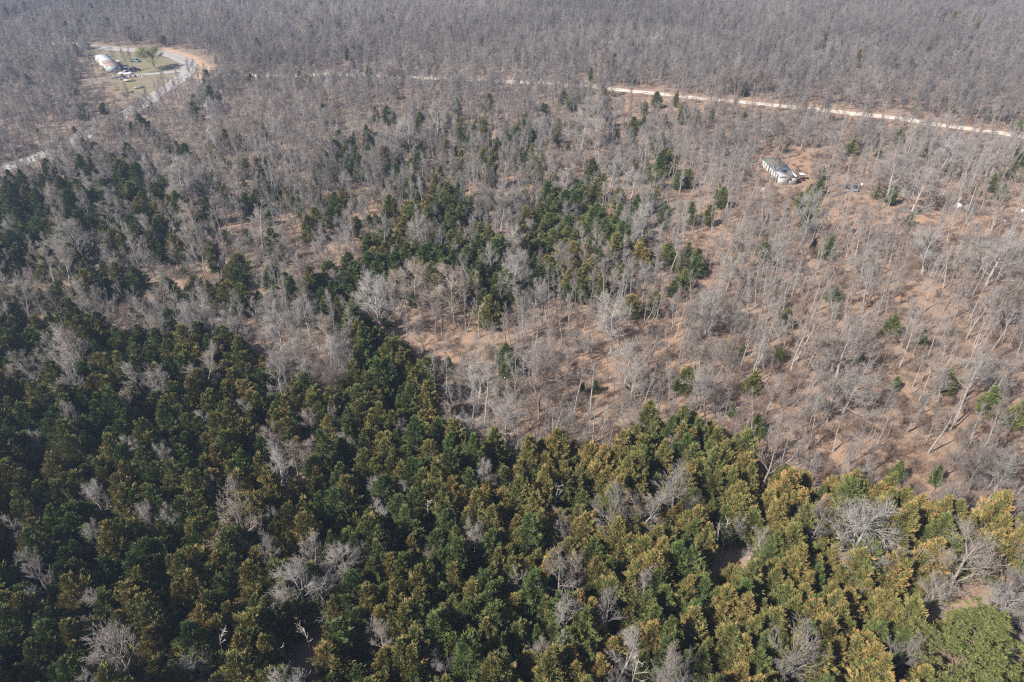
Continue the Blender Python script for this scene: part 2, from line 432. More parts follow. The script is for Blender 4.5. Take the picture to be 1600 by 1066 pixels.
variants('dead_tree', build_dead, [
    dict(seed=61, h=9.0), dict(seed=62, h=8.0, stems=3, nl=4), dict(seed=63, h=10.0, nl=9)], [M_DEAD], [M_DEAD])
variants('pine_tree', build_pine, [dict(seed=71, h=11.0, r=5.6)], [M_CBARK], [M_PINE, M_CBARK])
variants('willow_tree', build_leafing, [dict(seed=81, h=8.5, r=5.2)], [M_BARK], [M_TWIG, M_WILLOW])

# ------------------------------------------------------------------ layout read off the photograph (pixels of the 1600 wide photo)
def W_(pts, z=0.0): return [at(x, y, z) for x, y in pts]
GRAVEL = [(330, 121), (400, 119), (470, 116), (540, 115), (600, 118), (640, 120), (700, 122), (760, 125), (830, 130), (900, 136), (960, 143), (1010, 148), (1080, 156),
          (1160, 162), (1250, 169), (1330, 176), (1400, 182), (1450, 190), (1520, 199), (1600, 212), (1720, 232), (1850, 255)]
LANE = [(60, 66), (110, 68), (150, 73), (190, 77), (225, 81), (262, 88), (290, 100), (296, 113), (280, 127), (252, 142), (222, 160), (180, 182), (140, 205),
        (100, 226), (50, 248), (-10, 268), (-120, 300)]
SPUR = [(296, 112), (270, 116), (240, 118), (215, 119), (196, 121)]
BANK = [(252, 75), (278, 80), (304, 90), (324, 101), (338, 112), (332, 122), (310, 127), (303, 112), (296, 102), (280, 93), (262, 86)]
YARD = [(146, 74), (200, 80), (250, 88), (284, 104), (284, 118), (262, 134), (232, 150), (205, 160), (190, 148), (180, 132), (166, 122), (150, 108), (140, 90)]
GRASS = [(150, 78), (200, 84), (245, 92), (270, 104), (262, 116), (200, 117), (188, 112), (175, 96), (152, 90)]
GRASS2 = [(186, 130), (212, 127), (214, 140), (196, 146), (180, 140)]
PATCHES = [  # warm bare-earth clearings: (x, y, rx, ry, strength)
    (1380, 340, 110, 22, 1.0), (1300, 320, 80, 22, .8), (1470, 352, 110, 18, .9), (1240, 255, 50, 26, .6), (1330, 255, 60, 12, .5), (1100, 380, 60, 30, .6),
    (1120, 440, 40, 14, .9), (1400, 465, 60, 10, .7), (1420, 740, 60, 40, .8), (1300, 720, 60, 24, .7), (970, 560, 120, 60, .5),
    (700, 550, 50, 30, .7), (100, 470, 150, 14, .9), (300, 455, 120, 12, .7), (460, 555, 40, 18, .6), (1000, 165, 60, 10, .5),
    (1200, 172, 50, 6, .5), (540, 345, 30, 20, .6), (1250, 420, 120, 25, .3), (1450, 620, 150, 40, .35)]

DENSE = [(-200, 492), (60, 500), (130, 492), (205, 520), (240, 545), (300, 520), (372, 522), (425, 572), (490, 606), (545, 565), (560, 505), (520, 470), (490, 430),
         (560, 405), (600, 440), (590, 490), (640, 540), (670, 575), (690, 640), (745, 672), (830, 680), (950, 692), (1000, 660), (1105, 655), (1165, 700), (1225, 735),
         (1330, 742), (1420, 775), (1500, 806), (1600, 812), (1900, 830), (1900, 1500), (-200, 1500)]
MIDCED = [(640, 310), (700, 285), (760, 340), (800, 350), (850, 285), (900, 285), (960, 330), (1000, 370), (950, 440), (850, 430), (770, 470), (690, 420), (600, 420),
          (480, 440), (500, 405), (600, 385)]
CEDARS = [(308, 173), (400, 198), (353, 215), (377, 222), (337, 240), (260, 217), (290, 235), (507, 178), (507, 250), (527, 255), (540, 245), (93, 258), (77, 268), (127, 262),
    (37, 285), (15, 298), (67, 320), (43, 308), (110, 318), (187, 265), (197, 295), (333, 277), (353, 300), (400, 308), (385, 315), (300, 325), (287, 340), (327, 322), (467, 318),
    (323, 120), (467, 118), (353, 127), (143, 46), (23, 20), (40, 26), (10, 12), (205, 50), (605, 180), (614, 186), (586, 178), (573, 213), (715, 167), (746, 190), (716, 200), (650, 257),
    (740, 233), (776, 235), (808, 240), (820, 250), (833, 240), (838, 262), (713, 263), (893, 157), (880, 150), (853, 170), (923, 117), (923, 263), (1010, 263), (986, 197), (1006, 190),
    (1026, 157), (1030, 277), (1060, 277), (680, 293), (700, 307), (690, 320), (673, 327), (643, 330), (750, 323), (600, 340), (863, 300), (880, 310), (870, 322), (846, 333), (933, 293), (996, 317),
    (943, 333), (960, 350), (1040, 333), (626, 93), (553, 67), (540, 80), (1076, 273), (1286, 263), (1283, 283), (1266, 293), (1272, 310), (1253, 307), (1129, 303), (1109, 330), (1079, 327),
    (1449, 227), (1483, 233), (1480, 257), (1526, 293), (1549, 283), (1586, 263), (1373, 290), (1399, 297), (1596, 247), (1566, 300), (1333, 227), (1263, 337),
    (190, 388), (247, 388), (170, 448), (213, 432), (423, 375), (333, 395), (423, 428), (373, 432), (433, 462), (517, 422), (507, 482), (323, 498), (27, 422), (23, 490), (10, 380), (30, 395),
    (230, 330), (250, 345), (140, 350), (110, 380), (60, 360), (215, 370), (20, 330), (600, 392), (650, 388), (680, 375), (706, 398), (720, 375), (746, 388), (746, 422), (750, 365), (783, 388), (823, 388),
    (846, 375), (870, 368), (926, 418), (910, 362), (1003, 385), (1046, 392), (1056, 442), (986, 475), (790, 545), (796, 560), (766, 478), (550, 488), (543, 405), (540, 438), (573, 505), (620, 542),
    (643, 562), (633, 588), (1076, 385), (1086, 410), (1073, 432), (1090, 398), (1064, 405), (1196, 385), (1299, 382), (1453, 378), (1479, 595), (1179, 595), (1549, 628), (1073, 588), (1589, 648), (1396, 508),
    (1229, 492), (575, 375), (560, 350), (590, 365), (650, 355), (662, 345), (625, 362), (500, 440), (520, 455), (505, 465), (530, 472), (552, 468), (555, 422), (575, 405), (560, 442), (590, 420), (615, 405), (635, 395), (588, 520), (603, 532), (562, 520), (597, 555), (612, 577), (480, 455), (660, 400), (625, 378), (640, 372), (655, 340), (700, 340), (720, 330), (1005, 355), (1000, 395), (480, 350), (495, 340), (200, 240), (150, 235), (1305, 455)]
SMALLCED = [(910, 600), (930, 598), (1010, 637), (1219, 553), (1273, 378), (1346, 562), (1160, 545), (1120, 300), (700, 560), (1440, 530), (1060, 600), (1460, 745), (1400, 740), (1145, 640), (1400, 600)]
OAKS = [  # crown centre x, y, crown width in px
    (590, 462, 88), (655, 440, 85), (708, 452, 80), (430, 520, 70), (478, 492, 60), (513, 552, 60), (535, 528, 60), (790, 655, 85), (745, 590, 70), (1560, 403, 80), (1153, 382, 60), (1255, 515, 70), (1322, 545, 80),
    (1456, 388, 55), (1270, 322, 55), (275, 287, 60), (370, 267, 45), (167, 213, 40), (123, 378, 70), (90, 400, 60), (230, 392, 50), (300, 370, 50), (783, 322, 50), (400, 345, 55), (910, 200, 60), (940, 170, 50),
    (940, 215, 55), (1010, 345, 55), (640, 210, 50), (680, 185, 45), (960, 500, 75), (990, 590, 60), (1440, 290, 70), (1400, 265, 60), (1480, 240, 60), (980, 560, 70), (1110, 480, 60), (1330, 610, 70),
    (472, 918, 100), (538, 880, 80), (318, 658, 46), (382, 640, 44), (210, 708, 52), (265, 722, 42), (155, 775, 60), (147, 838, 40), (236, 806, 55), (270, 812, 45), (420, 688, 46), (490, 662, 40), (537, 690, 46),
    (478, 712, 56), (590, 765, 50), (440, 710, 40), (850, 1030, 62), (690, 1046, 70), (1340, 832, 125), (1505, 890, 110), (1460, 940, 60), (1560, 955, 90), (1590, 920, 70), (1038, 698, 52), (740, 845, 50), (820, 918, 60),
    (1180, 838, 55), (430, 815, 34), (330, 770, 36), (60, 700, 40), (20, 590, 40), (300, 1045, 60), (160, 1040, 50), (900, 880, 40), (1590, 1010, 60), (20, 820, 46), (790, 1050, 30), (1240, 1052, 50), (575, 1000, 40),
    (760, 735, 40), (520, 655, 30), (1080, 1050, 40)]
DEADS = [(748, 487, 0), (1380, 885, 1), (1556, 880, 1), (1590, 900, 1), (1420, 882, 2), (1128, 832, 0), (1136, 840, 2), (455, 1003, 1), (478, 1010, 0), (672, 792, 0), (1322, 1052, 1), (985, 1055, 2), (1249, 520, 0), (345, 1010, 0),
         (865, 780, 2), (1500, 640, 0), (1185, 250, 0), (1246, 545, 2)]

# ------------------------------------------------------------------ fixed subjects whose view the trees leave mostly open
VIS_ROAD = [(620, 120), (700, 122), (760, 125), (830, 130), (905, 136), (965, 144), (1010, 148), (1080, 156), (1160, 162), (1250, 169), (1330, 176), (1400, 182), (1450, 190), (1520, 199), (1610, 213)]
LXS, LYS = [-10, 50, 100, 140, 180, 222, 252, 280], [268, 248, 226, 205, 182, 160, 142, 127]
def vis_road_y(px): return np.interp(px, [p[0] for p in VIS_ROAD], [p[1] for p in VIS_ROAD])
OPEN = [(128, 92, 235, 138, .06), (235, 92, 285, 146, .28), (285, 92, 335, 124, .28), (150, 76, 300, 92, .15), (1188, 244, 1262, 285, .05), (1285, 275, 1350, 300, .35), (1480, 310, 1600, 352, .5), (0, 215, 130, 262, .75),
        (1290, 312, 1460, 352, .45), (960, 140, 1040, 152, .1)]

trees = []      # dict(kind, var, x, y, yaw, s, sz, tint)
def put(kind, x, y, s, tint=None, var=None, sz=None, hand=False, note=None):
    nv = len(SPEC[kind])
    v = int(rng.integers(nv)) if var is None else var % nv
    trees.append(dict(kind=kind, var=v, x=x, y=y, yaw=float(rng.uniform(0, 6.283)), s=s, sz=s if sz is None else sz,
                      tint=float(np.clip(rng.normal(.5, .22), 0, 1)) if tint is None else tint, hand=hand, note=note))
def crown_put(kind, px, py, s, **k):
    nv = len(SPEC[kind]); v = k.pop('var', None); v = int(rng.integers(nv)) if v is None else v % nv
    zc = SPEC[kind][v][3] * (k.get('sz') or s) * .62
    x, y = at(px, py, zc)
    put(kind, x, y, s, var=v, hand=True, **k)
def cedar_tint(x, y):
    t = rng.beta(1.25, 1.4)
    q = proj(x, y, 5)
    g = np.clip((q[0] - 100) / 1100, 0, 1) * .24 + np.clip((q[1] - 500) / 500, 0, 1) * .10 - .13  # darker towards the left: light falloff partly put into the cedar colour
    return float(np.clip(t * 0.8 + g + 0.35 * (vnoise(x, y, 14) - .5), 0, 1))
for px, py in CEDARS:
    s = rng.uniform(.72, 1.0); x, y = at(px, py, 5)
    rt = px > 1050 and py > 150
    crown_put('cedar_tree', px, py, s * (.9 if rt else 1.12), sz=s * (.72 if rt else .92), tint=cedar_tint(x, y) * (.55 if py < 120 else .6 if rt else 1))
for px, py in SMALLCED: crown_put('cedar_tree', px, py, rng.uniform(.3, .5), tint=.2)
crown_put('pine_tree', 1512, 1016, 1.15, tint=.6, note='pine')
crown_put('willow_tree', 238, 92, 1.6, tint=.95, sz=.95, note='willow')
for px, py, w in OAKS:
    _, _, dep = proj(*at(px, py, 6), 6)
    s = w * dep / F / 8.4
    crown_put('oak_tree', px, py, s, var=(int(rng.choice([0, 2])) if w >= 75 else None), sz=float(np.clip(s, .55, 1.05)), tint=float(np.clip(rng.normal(.85, .12), .45, 1)))
for px, py in [(197, 90), (204, 92), (176, 84), (148, 92), (233, 147), (262, 150), (248, 152), (271, 136), (160, 140)]: crown_put('bare_tree', px, py, rng.uniform(.75, .95), tint=.12)
for px, py, v in DEADS: crown_put('dead_tree', px, py, rng.uniform(.65, .9), var=v)

# ---- fill: Poisson-like scatter, kinds decided by where the crown shows in the photo
cell = 2.6
grid = {}
def near(x, y, r):
    k = int(r / cell) + 1; ci, cj = int(x // cell), int(y // cell)
    for i in range(ci - k, ci + k + 1):
        for j in range(cj - k, cj + k + 1):
            for (a, b, rr) in grid.get((i, j), ()):
                if (a - x) ** 2 + (b - y) ** 2 < (max(r, rr * .8)) ** 2: return True
    return False
def mark(x, y, r): grid.setdefault((int(x // cell), int(y // cell)), []).append((x, y, r))
RAD = dict(cedar_tree=1.65, oak_tree=2.6, bare_tree=2.2, slender_tree=1.1, bare_shrub=1.2, dead_tree=.9, pine_tree=4.2, willow_tree=4.5)
for t in trees: mark(t['x'], t['y'], RAD[t['kind']] * t['s'])
FRONT = []
for t in trees:
    hh = SPEC[t['kind']][t['var']][3] * t['sz']; q = proj(t['x'], t['y'], hh * .55)
    wv = {'cedar_tree': 1.8, 'oak_tree': 3.8, 'dead_tree': 1.4, 'pine_tree': 5.5, 'willow_tree': 5}.get(t['kind'], 2) * t['s'] * F / q[2]
    FRONT.append((q[0], q[1], wv, hh * .42 * F * SP / q[2] + hh * .3 * F * CP / q[2] if False else hh * .42 * F * CP / q[2] + wv * .3, q[2], t['kind']))
FR = np.array([f[:5] for f in FRONT]); FK = np.array([f[5] for f in FRONT])
gravel_w, lane_w, spur_w = W_(GRAVEL), W_(LANE), W_(SPUR)
NC = 100000
u = rng.random((NC, 2))
Y1 = 660.0
cy = np.sqrt(26 ** 2 + u[:, 1] * (Y1 ** 2 - 26 ** 2)); cx = (u[:, 0] * 2 - 1) * (40 + cy * 0.80)
# candidates near the camera are needed more densely
u2 = rng.random((42000, 2)); cy2 = 26 + u2[:, 1] * 190; cx2 = (u2[:, 0] * 2 - 1) * (40 + cy2 * .9)
cx = np.concatenate([cx, cx2]); cy = np.concatenate([cy, cy2])
order = rng.permutation(len(cx)); cx, cy = cx[order], cy[order]
pxc, pyc, dep = proj(cx, cy, 5.5)
pxb, pyb, _ = proj(cx, cy, 0)
dense = in_poly(pxc, pyc, DENSE); midc = in_poly(pxc, pyc, MIDCED)
droad = np.minimum(np.minimum(seg_dist(cx, cy, gravel_w), seg_dist(cx, cy, lane_w)), seg_dist(cx, cy, spur_w))
yard = in_poly(pxb, pyb, YARD) | in_poly(pxb, pyb, BANK)
n4 = vnoise(cx + 900, cy, 110); n1 = vnoise(cx, cy, 17); n2 = vnoise(cx, cy, 40); n3 = vnoise(cx + 500, cy, 9)
u3 = rng.random(len(cx))
pp = np.zeros(len(cx))
for (a, b, ra, rb, st) in PATCHES: pp = np.maximum(pp, st * np.clip(1.6 - np.hypot((pxb - a) / ra, (pyb - b) / rb) * 1.2, 0, 1))
for i in range(len(cx)):
    x, y = float(cx[i]), float(cy[i]); X, Yp = pxc[i], pyc[i]
    if droad[i] < 5.0 or yard[i]: continue
    tint = None; s = None
    if dense[i] and Yp > 470:
        hole = n1[i] < .16
        kind = 'cedar_tree' if (u3[i] < .955 and not hole) else ('bare_tree' if u3[i] > .4 else 'bare_shrub')
        r = 1.42 if kind == 'cedar_tree' else 1.5
        s = rng.uniform(.62, 1.12)
    elif midc[i]:
        kind = 'cedar_tree' if u3[i] < .72 else ('oak_tree' if u3[i] < .76 else 'bare_tree'); r = 1.55
    else:
        leftmid = np.clip((520 - X) / 120, 0, 1) * np.clip((Yp - 230) / 60, 0, 1) * np.clip((470 - Yp) / 30, 0, 1)
        centre = np.clip((1050 - X) / 150, 0, 1) * np.clip((X - 480) / 60, 0, 1) * np.clip((Yp - 150) / 40, 0, 1) * np.clip((480 - Yp) / 60, 0, 1)
        right = np.clip((X - 640) / 60, 0, 1) * np.clip((Yp - 200) / 40, 0, 1) if X > 1050 or Yp > 440 else 0
        pc = .62 * leftmid * np.clip(n1[i] * 2.2 - .45, .1, 1) + .30 * centre * np.clip(n1[i] * 2.2 - .5, .05, 1) + .022 + .03 * (n2[i] > .62)
        if Yp < 150: pc = .008 if X > 620 else .03
        if right > .5: pc = .002
        if u3[i] < pc: kind = 'cedar_tree'; r = 1.8
        elif right > .5:
            q = rng.random()
            kind = 'slender_tree' if q < .60 else ('bare_tree' if q < .78 else ('bare_shrub' if q < .96 else 'oak_tree'))
            r = 1.68 if kind != 'bare_shrub' else 1.5
            if kind == 'slender_tree': s = float(rng.uniform(.6, 1.0))
            r *= 1 + 1.1 * pp[i] + .5 * (n1[i] < .3) 
        else:
            q = rng.random()
            kind = 'bare_tree' if q < .62 else ('oak_tree' if q < .78 else ('slender_tree' if q < .9 else 'bare_shrub'))
            r = 2.1 if y < 260 else 2.0
            r *= 1 + 1.5 * pp[i] + (.35 if n1[i] < .28 else 0)
    if s is None: s = float(rng.uniform(.52, .86))
    if kind == 'cedar_tree' and not dense[i]: s *= rng.choice([.65, .9, 1.1, 1.3])
    if near(x, y, r): continue
    # keep the road, the yard, the lane and the house in view
    tpx, tpy, td = proj(x, y, SPEC[kind][0][3] * s)
    wpx = 2.2 * s * F / td
    bx, by = pxb[i], pyb[i]
    keep = 1.0
    if 0 < bx < 262 and tpy - 1 < np.interp(bx, LXS, LYS) < by: keep = .7
    if 618 < bx < 1600:
        ry = vis_road_y(bx)
        if tpy - 2 < ry < by:
            keep = .10 if kind == 'cedar_tree' else (.30 if kind in ('bare_tree', 'slender_tree') else .12)
            if kind == 'bare_shrub' : keep = .5
            if 930 < bx < 962 or bx < 640: keep = 1
            elif bx < 900 and kind != 'cedar_tree': keep = .85
    for (x0, y0, x1, y1, kp) in OPEN:
        if bx + wpx > x0 and bx - wpx < x1 and by > y0 and tpy < y1: keep = min(keep, kp * (.3 if kind == 'cedar_tree' else 1))
    cxp, cyp, cdp = proj(x, y, SPEC[kind][0][3] * s * .6)
    wv = (1.9 if kind == 'cedar_tree' else 2.2) * s * F / cdp
    hit = (np.abs(FR[:, 0] - cxp) < FR[:, 2] * .8 + wv * .55) & (np.abs(FR[:, 1] - cyp) < FR[:, 3] * .8 + 3.0 * s * F * CP / cdp) & (FR[:, 4] > cdp)
    if hit.any():
        hk = FK[hit]
        if kind == 'cedar_tree': keep = min(keep, (.35 if midc[i] else .06) if (hk != 'cedar_tree').any() else (.8 if dense[i] or midc[i] else .3))
        elif kind != 'bare_shrub': keep = min(keep, .05 if 'dead_tree' in hk or 'willow_tree' in hk else .30)
    if rng.random() > keep: continue
    if kind == 'cedar_tree': tint = cedar_tint(x, y)
    elif kind != 'dead_tree': tint = float(np.clip(.58 - .32 * np.clip((y - 140) / 160, 0, 1) + .4 * (n2[i] - .5) + .4 * (n4[i] - .5) + rng.normal(0, .22), 0, 1))  # farther trees tinted darker, shade between them put into the colour
    mark(x, y, r)
    if kind == 'cedar_tree' and not dense[i]: put(kind, x, y, s * 1.15, tint=tint, sz=s * rng.uniform(.8, .98)); continue
    put(kind, x, y, s, tint=tint, sz=s * rng.uniform(.88, 1.1))
# low evergreens and brush left standing in front of the road
for t in trees:
    zz = float(hgt(t['x'], t['y'])); t['z'] = zz - .05
    hh = SPEC[t['kind']][t['var']][3] * t['sz']
    px, py, dp = proj(t['x'], t['y'], hh * .6)
    bx, by, bd = proj(t['x'], t['y'], 0); tx, ty, _ = proj(t['x'], t['y'], hh)
    w = {'cedar_tree': 2.2, 'oak_tree': 4.3, 'bare_tree': 2.8, 'slender_tree': 1.7, 'bare_shrub': 1.6, 'dead_tree': 1.2, 'pine_tree': 5.6, 'willow_tree': 5}[t['kind']] * t['s'] * F / dp
    vis_w = max(0, min(1600, px + w) - max(0, px - w)); vis_h = max(0, min(1066, by) - max(0, ty))
    t['show'] = vis_w * vis_h; t['px'], t['py'] = px, py; t['h'] = hh
from collections import Counter
print('TREES', Counter(t['kind'] for t in trees), len(trees))

# ------------------------------------------------------------------ ground, roads
def build_ground():
    xs = np.concatenate([-np.geomspace(4200, 480, 9), np.arange(-470, 471, 2.5), np.geomspace(480, 4200, 9)])
    ys = np.concatenate([-np.geomspace(1500, 20, 7), np.arange(0, 701, 2.5), np.geomspace(720, 9000, 10)])
    X, Y = np.meshgrid(xs, ys, indexing='ij')
    Z = hgt(X, Y)
    v = np.stack([X, Y, Z], -1).reshape(-1, 3)
    ny = len(ys); i, j = np.meshgrid(np.arange(len(xs) - 1), np.arange(ny - 1), indexing='ij')
    a = (i * ny + j).ravel(); f = np.concatenate([np.stack([a, a + ny, a + ny + 1], 1), np.stack([a, a + ny + 1, a + 1], 1)])
    g = Geo(); g.add(v, f)
    m, n, l, b = new_mat('leaf_litter_ground')
    pos = n.new('ShaderNodeNewGeometry').outputs['Position']
    big = ramp(n, l, noise(n, l, .035, 3, pos), .35, .65); mid = ramp(n, l, noise(n, l, .22, 4, pos), .3, .7)
    fine = ramp(n, l, noise(n, l, 1.6, 5, pos, .8), .32, .72); vf = ramp(n, l, noise(n, l, 11, 2, pos, .7), .3, .7)
    c1 = mixc(n, l, big, (.225, .156, .118), (.32, .215, .152))
    c1 = mixc(n, l, math_n(n, l, 'MULTIPLY', mid, .8), c1, (.40, .285, .195))
    c1 = mixc(n, l, attr(n, 'dull').outputs['Fac'], c1, mixc(n, l, mid, (.165, .14, .12), (.27, .225, .185))); soil = attr(n, 'soil').outputs['Fac']; grass = attr(n, 'grass').outputs['Fac']; sand = attr(n, 'sand').outputs['Fac']
    sm = math_n(n, l, 'MULTIPLY', soil, ramp(n, l, noise(n, l, .5, 4, pos), .25, .6))
    c2 = mixc(n, l, sm, c1, (.45, .26, .155))
    gm = math_n(n, l, 'MULTIPLY', grass, ramp(n, l, noise(n, l, .35, 4, pos), .2, .55))
    c3 = mixc(n, l, gm, c2, mixc(n, l, mid, (.12, .155, .06), (.24, .215, .12)))
    c4 = mixc(n, l, sand, c3, mixc(n, l, mid, (.50, .31, .185), (.60, .46, .33)))
    c5 = mixc(n, l, math_n(n, l, 'MULTIPLY', fine, .72), c4, (.13, .075, .05), 'MIX')
    c6 = mixc(n, l, math_n(n, l, 'MULTIPLY', vf, .25), c5, (.46, .36, .27))
    l.new(c6, b.inputs['Base Color']); b.inputs['Roughness'].default_value = 1
    bp = n.new('ShaderNodeBump'); bp.inputs['Strength'].default_value = .6; bp.inputs['Distance'].default_value = .12
    l.new(noise(n, l, 3.2, 4, pos, .7), bp.inputs['Height']); l.new(bp.outputs[0], b.inputs['Normal'])
    me = g.mesh('ground', [m], smooth=True)
    px, py, dp = proj(v[:, 0], v[:, 1], 0); ok = dp > 5
    so = np.zeros(len(v))
    for (a_, b_, ra, rb, st) in PATCHES: so = np.maximum(so, st * np.clip(1.7 - np.hypot((px - a_) / ra, (py - b_) / rb) * 1.2, 0, 1))
    gr = np.maximum(in_poly(px, py, GRASS), in_poly(px, py, GRASS2)).astype(float) * .9 + in_poly(px, py, YARD) * .6
    dl = seg_dist(v[:, 0], v[:, 1], lane_w)
    sa = in_poly(px, py, BANK).astype(float)
    dg = seg_dist(v[:, 0], v[:, 1], gravel_w)
    so = np.maximum(so, .35 * np.clip(1.6 - dg / 5, 0, 1))
    du = np.clip((150 - py) / 60, 0, 1) * .85 + np.clip((520 - px) / 300, 0, 1) * .75
    du = np.clip(np.where(ok, du, 0.6), 0, .9) * (1 - np.clip(so, 0, 1) * .6)
    for nm, arr in (('dull', du), ('soil', so * ok), ('grass', gr * ok), ('sand', sa * ok)):
        at_ = me.attributes.new(nm, 'FLOAT', 'POINT'); at_.data.foreach_set('value', arr.astype(np.float32))
    o = bpy.data.objects.new('ground', me); COL.objects.link(o); o['kind'] = 'structure'
    o['label'] = 'reddish tan forest floor of leaf litter and bare soil'
build_ground()

def smooth_line(p, n=8):
    p = np.array(p); out = []
    for i in range(len(p) - 1):
        a, b, c, d_ = p[max(0, i - 1)], p[i], p[i + 1], p[min(len(p) - 1, i + 2)]
        for t in np.linspace(0, 1, n, endpoint=False):
            out.append(.5 * ((2 * b) + (c - a) * t + (2 * a - 5 * b + 4 * c - d_) * t * t + (3 * b - a - 3 * c + d_) * t ** 3))
    out.append(p[-1]); return np.array(out)
def road(name, label, line, w, m, lift, ragged=.5):
    p = smooth_line(line)
    L = np.concatenate([[0], np.cumsum(np.hypot(*np.diff(p, axis=0).T))]); q = np.arange(0, L[-1], 1.5)
    p = np.stack([np.interp(q, L, p[:, 0]), np.interp(q, L, p[:, 1])], 1)
    t = np.gradient(p, axis=0); t /= np.linalg.norm(t, axis=1, keepdims=True); nn = np.stack([-t[:, 1], t[:, 0]], 1)
    k = 7; offs = np.linspace(-1, 1, k); V = []
    for i in range(len(p)):
        wl = w / 2 + ragged * (vnoise(q[i], 0, 3) - .5); wr = w / 2 + ragged * (vnoise(q[i], 99, 3) - .5)
        for j, o_ in enumerate(offs):
            xy = p[i] + nn[i] * (o_ * (wl if o_ > 0 else wr)); V.append((xy[0], xy[1], float(hgt(*xy)) + lift + .03 * (1 - abs(o_))))
    f = []
    for i in range(len(p) - 1):
        for j in range(k - 1):
            a = i * k + j; f += [(a, a + k, a + 1), (a + 1, a + k, a + k + 1)]
    g = Geo(); g.add(V, f); me = g.mesh(name, [m], smooth=True)
    me.attributes.new('across', 'FLOAT', 'POINT').data.foreach_set('value', np.tile(np.abs(offs), len(p)).astype(np.float32))
    if me.polygons[0].normal.z < 0: me.flip_normals()
    o = bpy.data.objects.new(name, me); COL.objects.link(o); o['kind'] = 'structure'; o['label'] = label
def road_mat(name, a, c, mid):
    m, n, l, b = new_mat(name); pos = n.new('ShaderNodeNewGeometry').outputs['Position']
    base = mixc(n, l, ramp(n, l, noise(n, l, .35, 4, pos), .3, .7), a, c)
    ac = attr(n, 'across').outputs['Fac']
    cen = math_n(n, l, 'MULTIPLY', ramp(n, l, ac, .22, .0), ramp(n, l, noise(n, l, .2, 3, pos), .35, .6))
    edge = math_n(n, l, 'MULTIPLY', ramp(n, l, ac, .7, 1.0), .6)
    base = mixc(n, l, math_n(n, l, 'MAXIMUM', cen, edge), base, mid)
    base = mixc(n, l, math_n(n, l, 'MULTIPLY', ramp(n, l, noise(n, l, 4, 3, pos), .4, .7), .3), base, tuple(q * .6 for q in a))
    l.new(base, b.inputs['Base Color']); return m
M_GRAVEL = road_mat('pale_gravel', (.54, .465, .375), (.70, .62, .52), (.38, .29, .215))
M_LANE = road_mat('worn_grey_lane', (.31, .285, .265), (.40, .37, .34), (.27, .235, .205))
road('gravel_road', 'pale gravel road curving through the bare woods', gravel_w, 4.9, M_GRAVEL, .08, 1.2)
road('lane', 'worn grey lane looping round the mobile home yard', lane_w, 7.0, M_LANE, .12, .9)
road('driveway', 'short gravel drive leading to the parked pickup', spur_w, 4.0, M_LANE, .10, .9)

# ------------------------------------------------------------------ tree objects
NUMW = 'zero one two three four five six seven eight nine ten eleven twelve thirteen fourteen fifteen sixteen seventeen eighteen nineteen twenty'.split()
TENS = {2: 'twenty', 3: 'thirty', 4: 'forty', 5: 'fifty', 6: 'sixty', 7: 'seventy', 8: 'eighty', 9: 'ninety'}
def numw(n):
    if n <= 20: return NUMW[n]
    if n >= 100: return 'a hundred' + (' ' + numw(n - 100) if n > 100 else '')
    return TENS[n // 10] + ('-' + NUMW[n % 10] if n % 10 else '')
LM = [(1512, 1012, 'big pine'), (472, 918, 'broad round grey oak'), (1340, 832, 'wide bare oak'), (1505, 890, 'tall forked grey oak'), (1220, 265, 'ruined white house'),
      (175, 105, 'white mobile home'), (238, 90, 'green-leafed willow'), (748, 487, 'white snag'), (790, 655, 'low grey clearing oak'), (850, 1030, 'small bottom-edge oak'),
      (318, 658, 'small lone grey oak'), (1038, 698, 'pale edge oak'), (790, 552, 'lone clearing cedar'), (820, 250, 'rusty cedar clump'), (1560, 403, 'white spreading oak'),
      (1128, 832, 'forked white snag'), (200, 708, 'pale left oak'), (147, 838, 'tiny round grey oak'), (1332, 289, 'parked blue car'), (655, 440, 'grey oak trio'),
      (1479, 595, 'lone olive cedar'), (1086, 410, 'dark cedar trio'), (123, 378, 'wide grey oak'), (513, 552, 'pale oaks by the gap'), (1255, 515, 'white forked oak'), (455, 1003, 'cluster of white snags'),
      (1380, 885, 'leaning white snags'), (515, 252, 'pair of dark cedars'), (610, 183, 'bright green cedar pair'), (1550, 330, 'white debris')]
LMW = [(at(a, b, 4) + (c,)) for a, b, c in LM]
used_labels = set()
def size_word(t):
    return 'tall' if t['h'] > 8.6 else ('small' if t['h'] < 4.8 else ('mid-sized' if t['h'] < 6.8 else 'full-grown'))
def look_word(t):
    k = t['kind']
    if k == 'cedar_tree': return 'dark green cedar' if t['tint'] < .25 else ('olive cedar' if t['tint'] < .5 else ('brown-tipped cedar' if t['tint'] < .72 else 'rusty orange cedar'))
    base = {'oak_tree': 'spreading leafless oak', 'bare_tree': 'leafless tree', 'slender_tree': 'slender bare tree', 'bare_shrub': 'bare brushy shrub', 'dead_tree': 'white dead snag', 'pine_tree': 'broad light green pine', 'willow_tree': 'yellow-green budding willow'}[k]
    if k in ('oak_tree', 'bare_tree', 'slender_tree'): return ('pale ' if t['tint'] > .6 else 'dull ') + base if t['tint'] > .6 or t['tint'] < .35 else 'grey ' + base
    return base
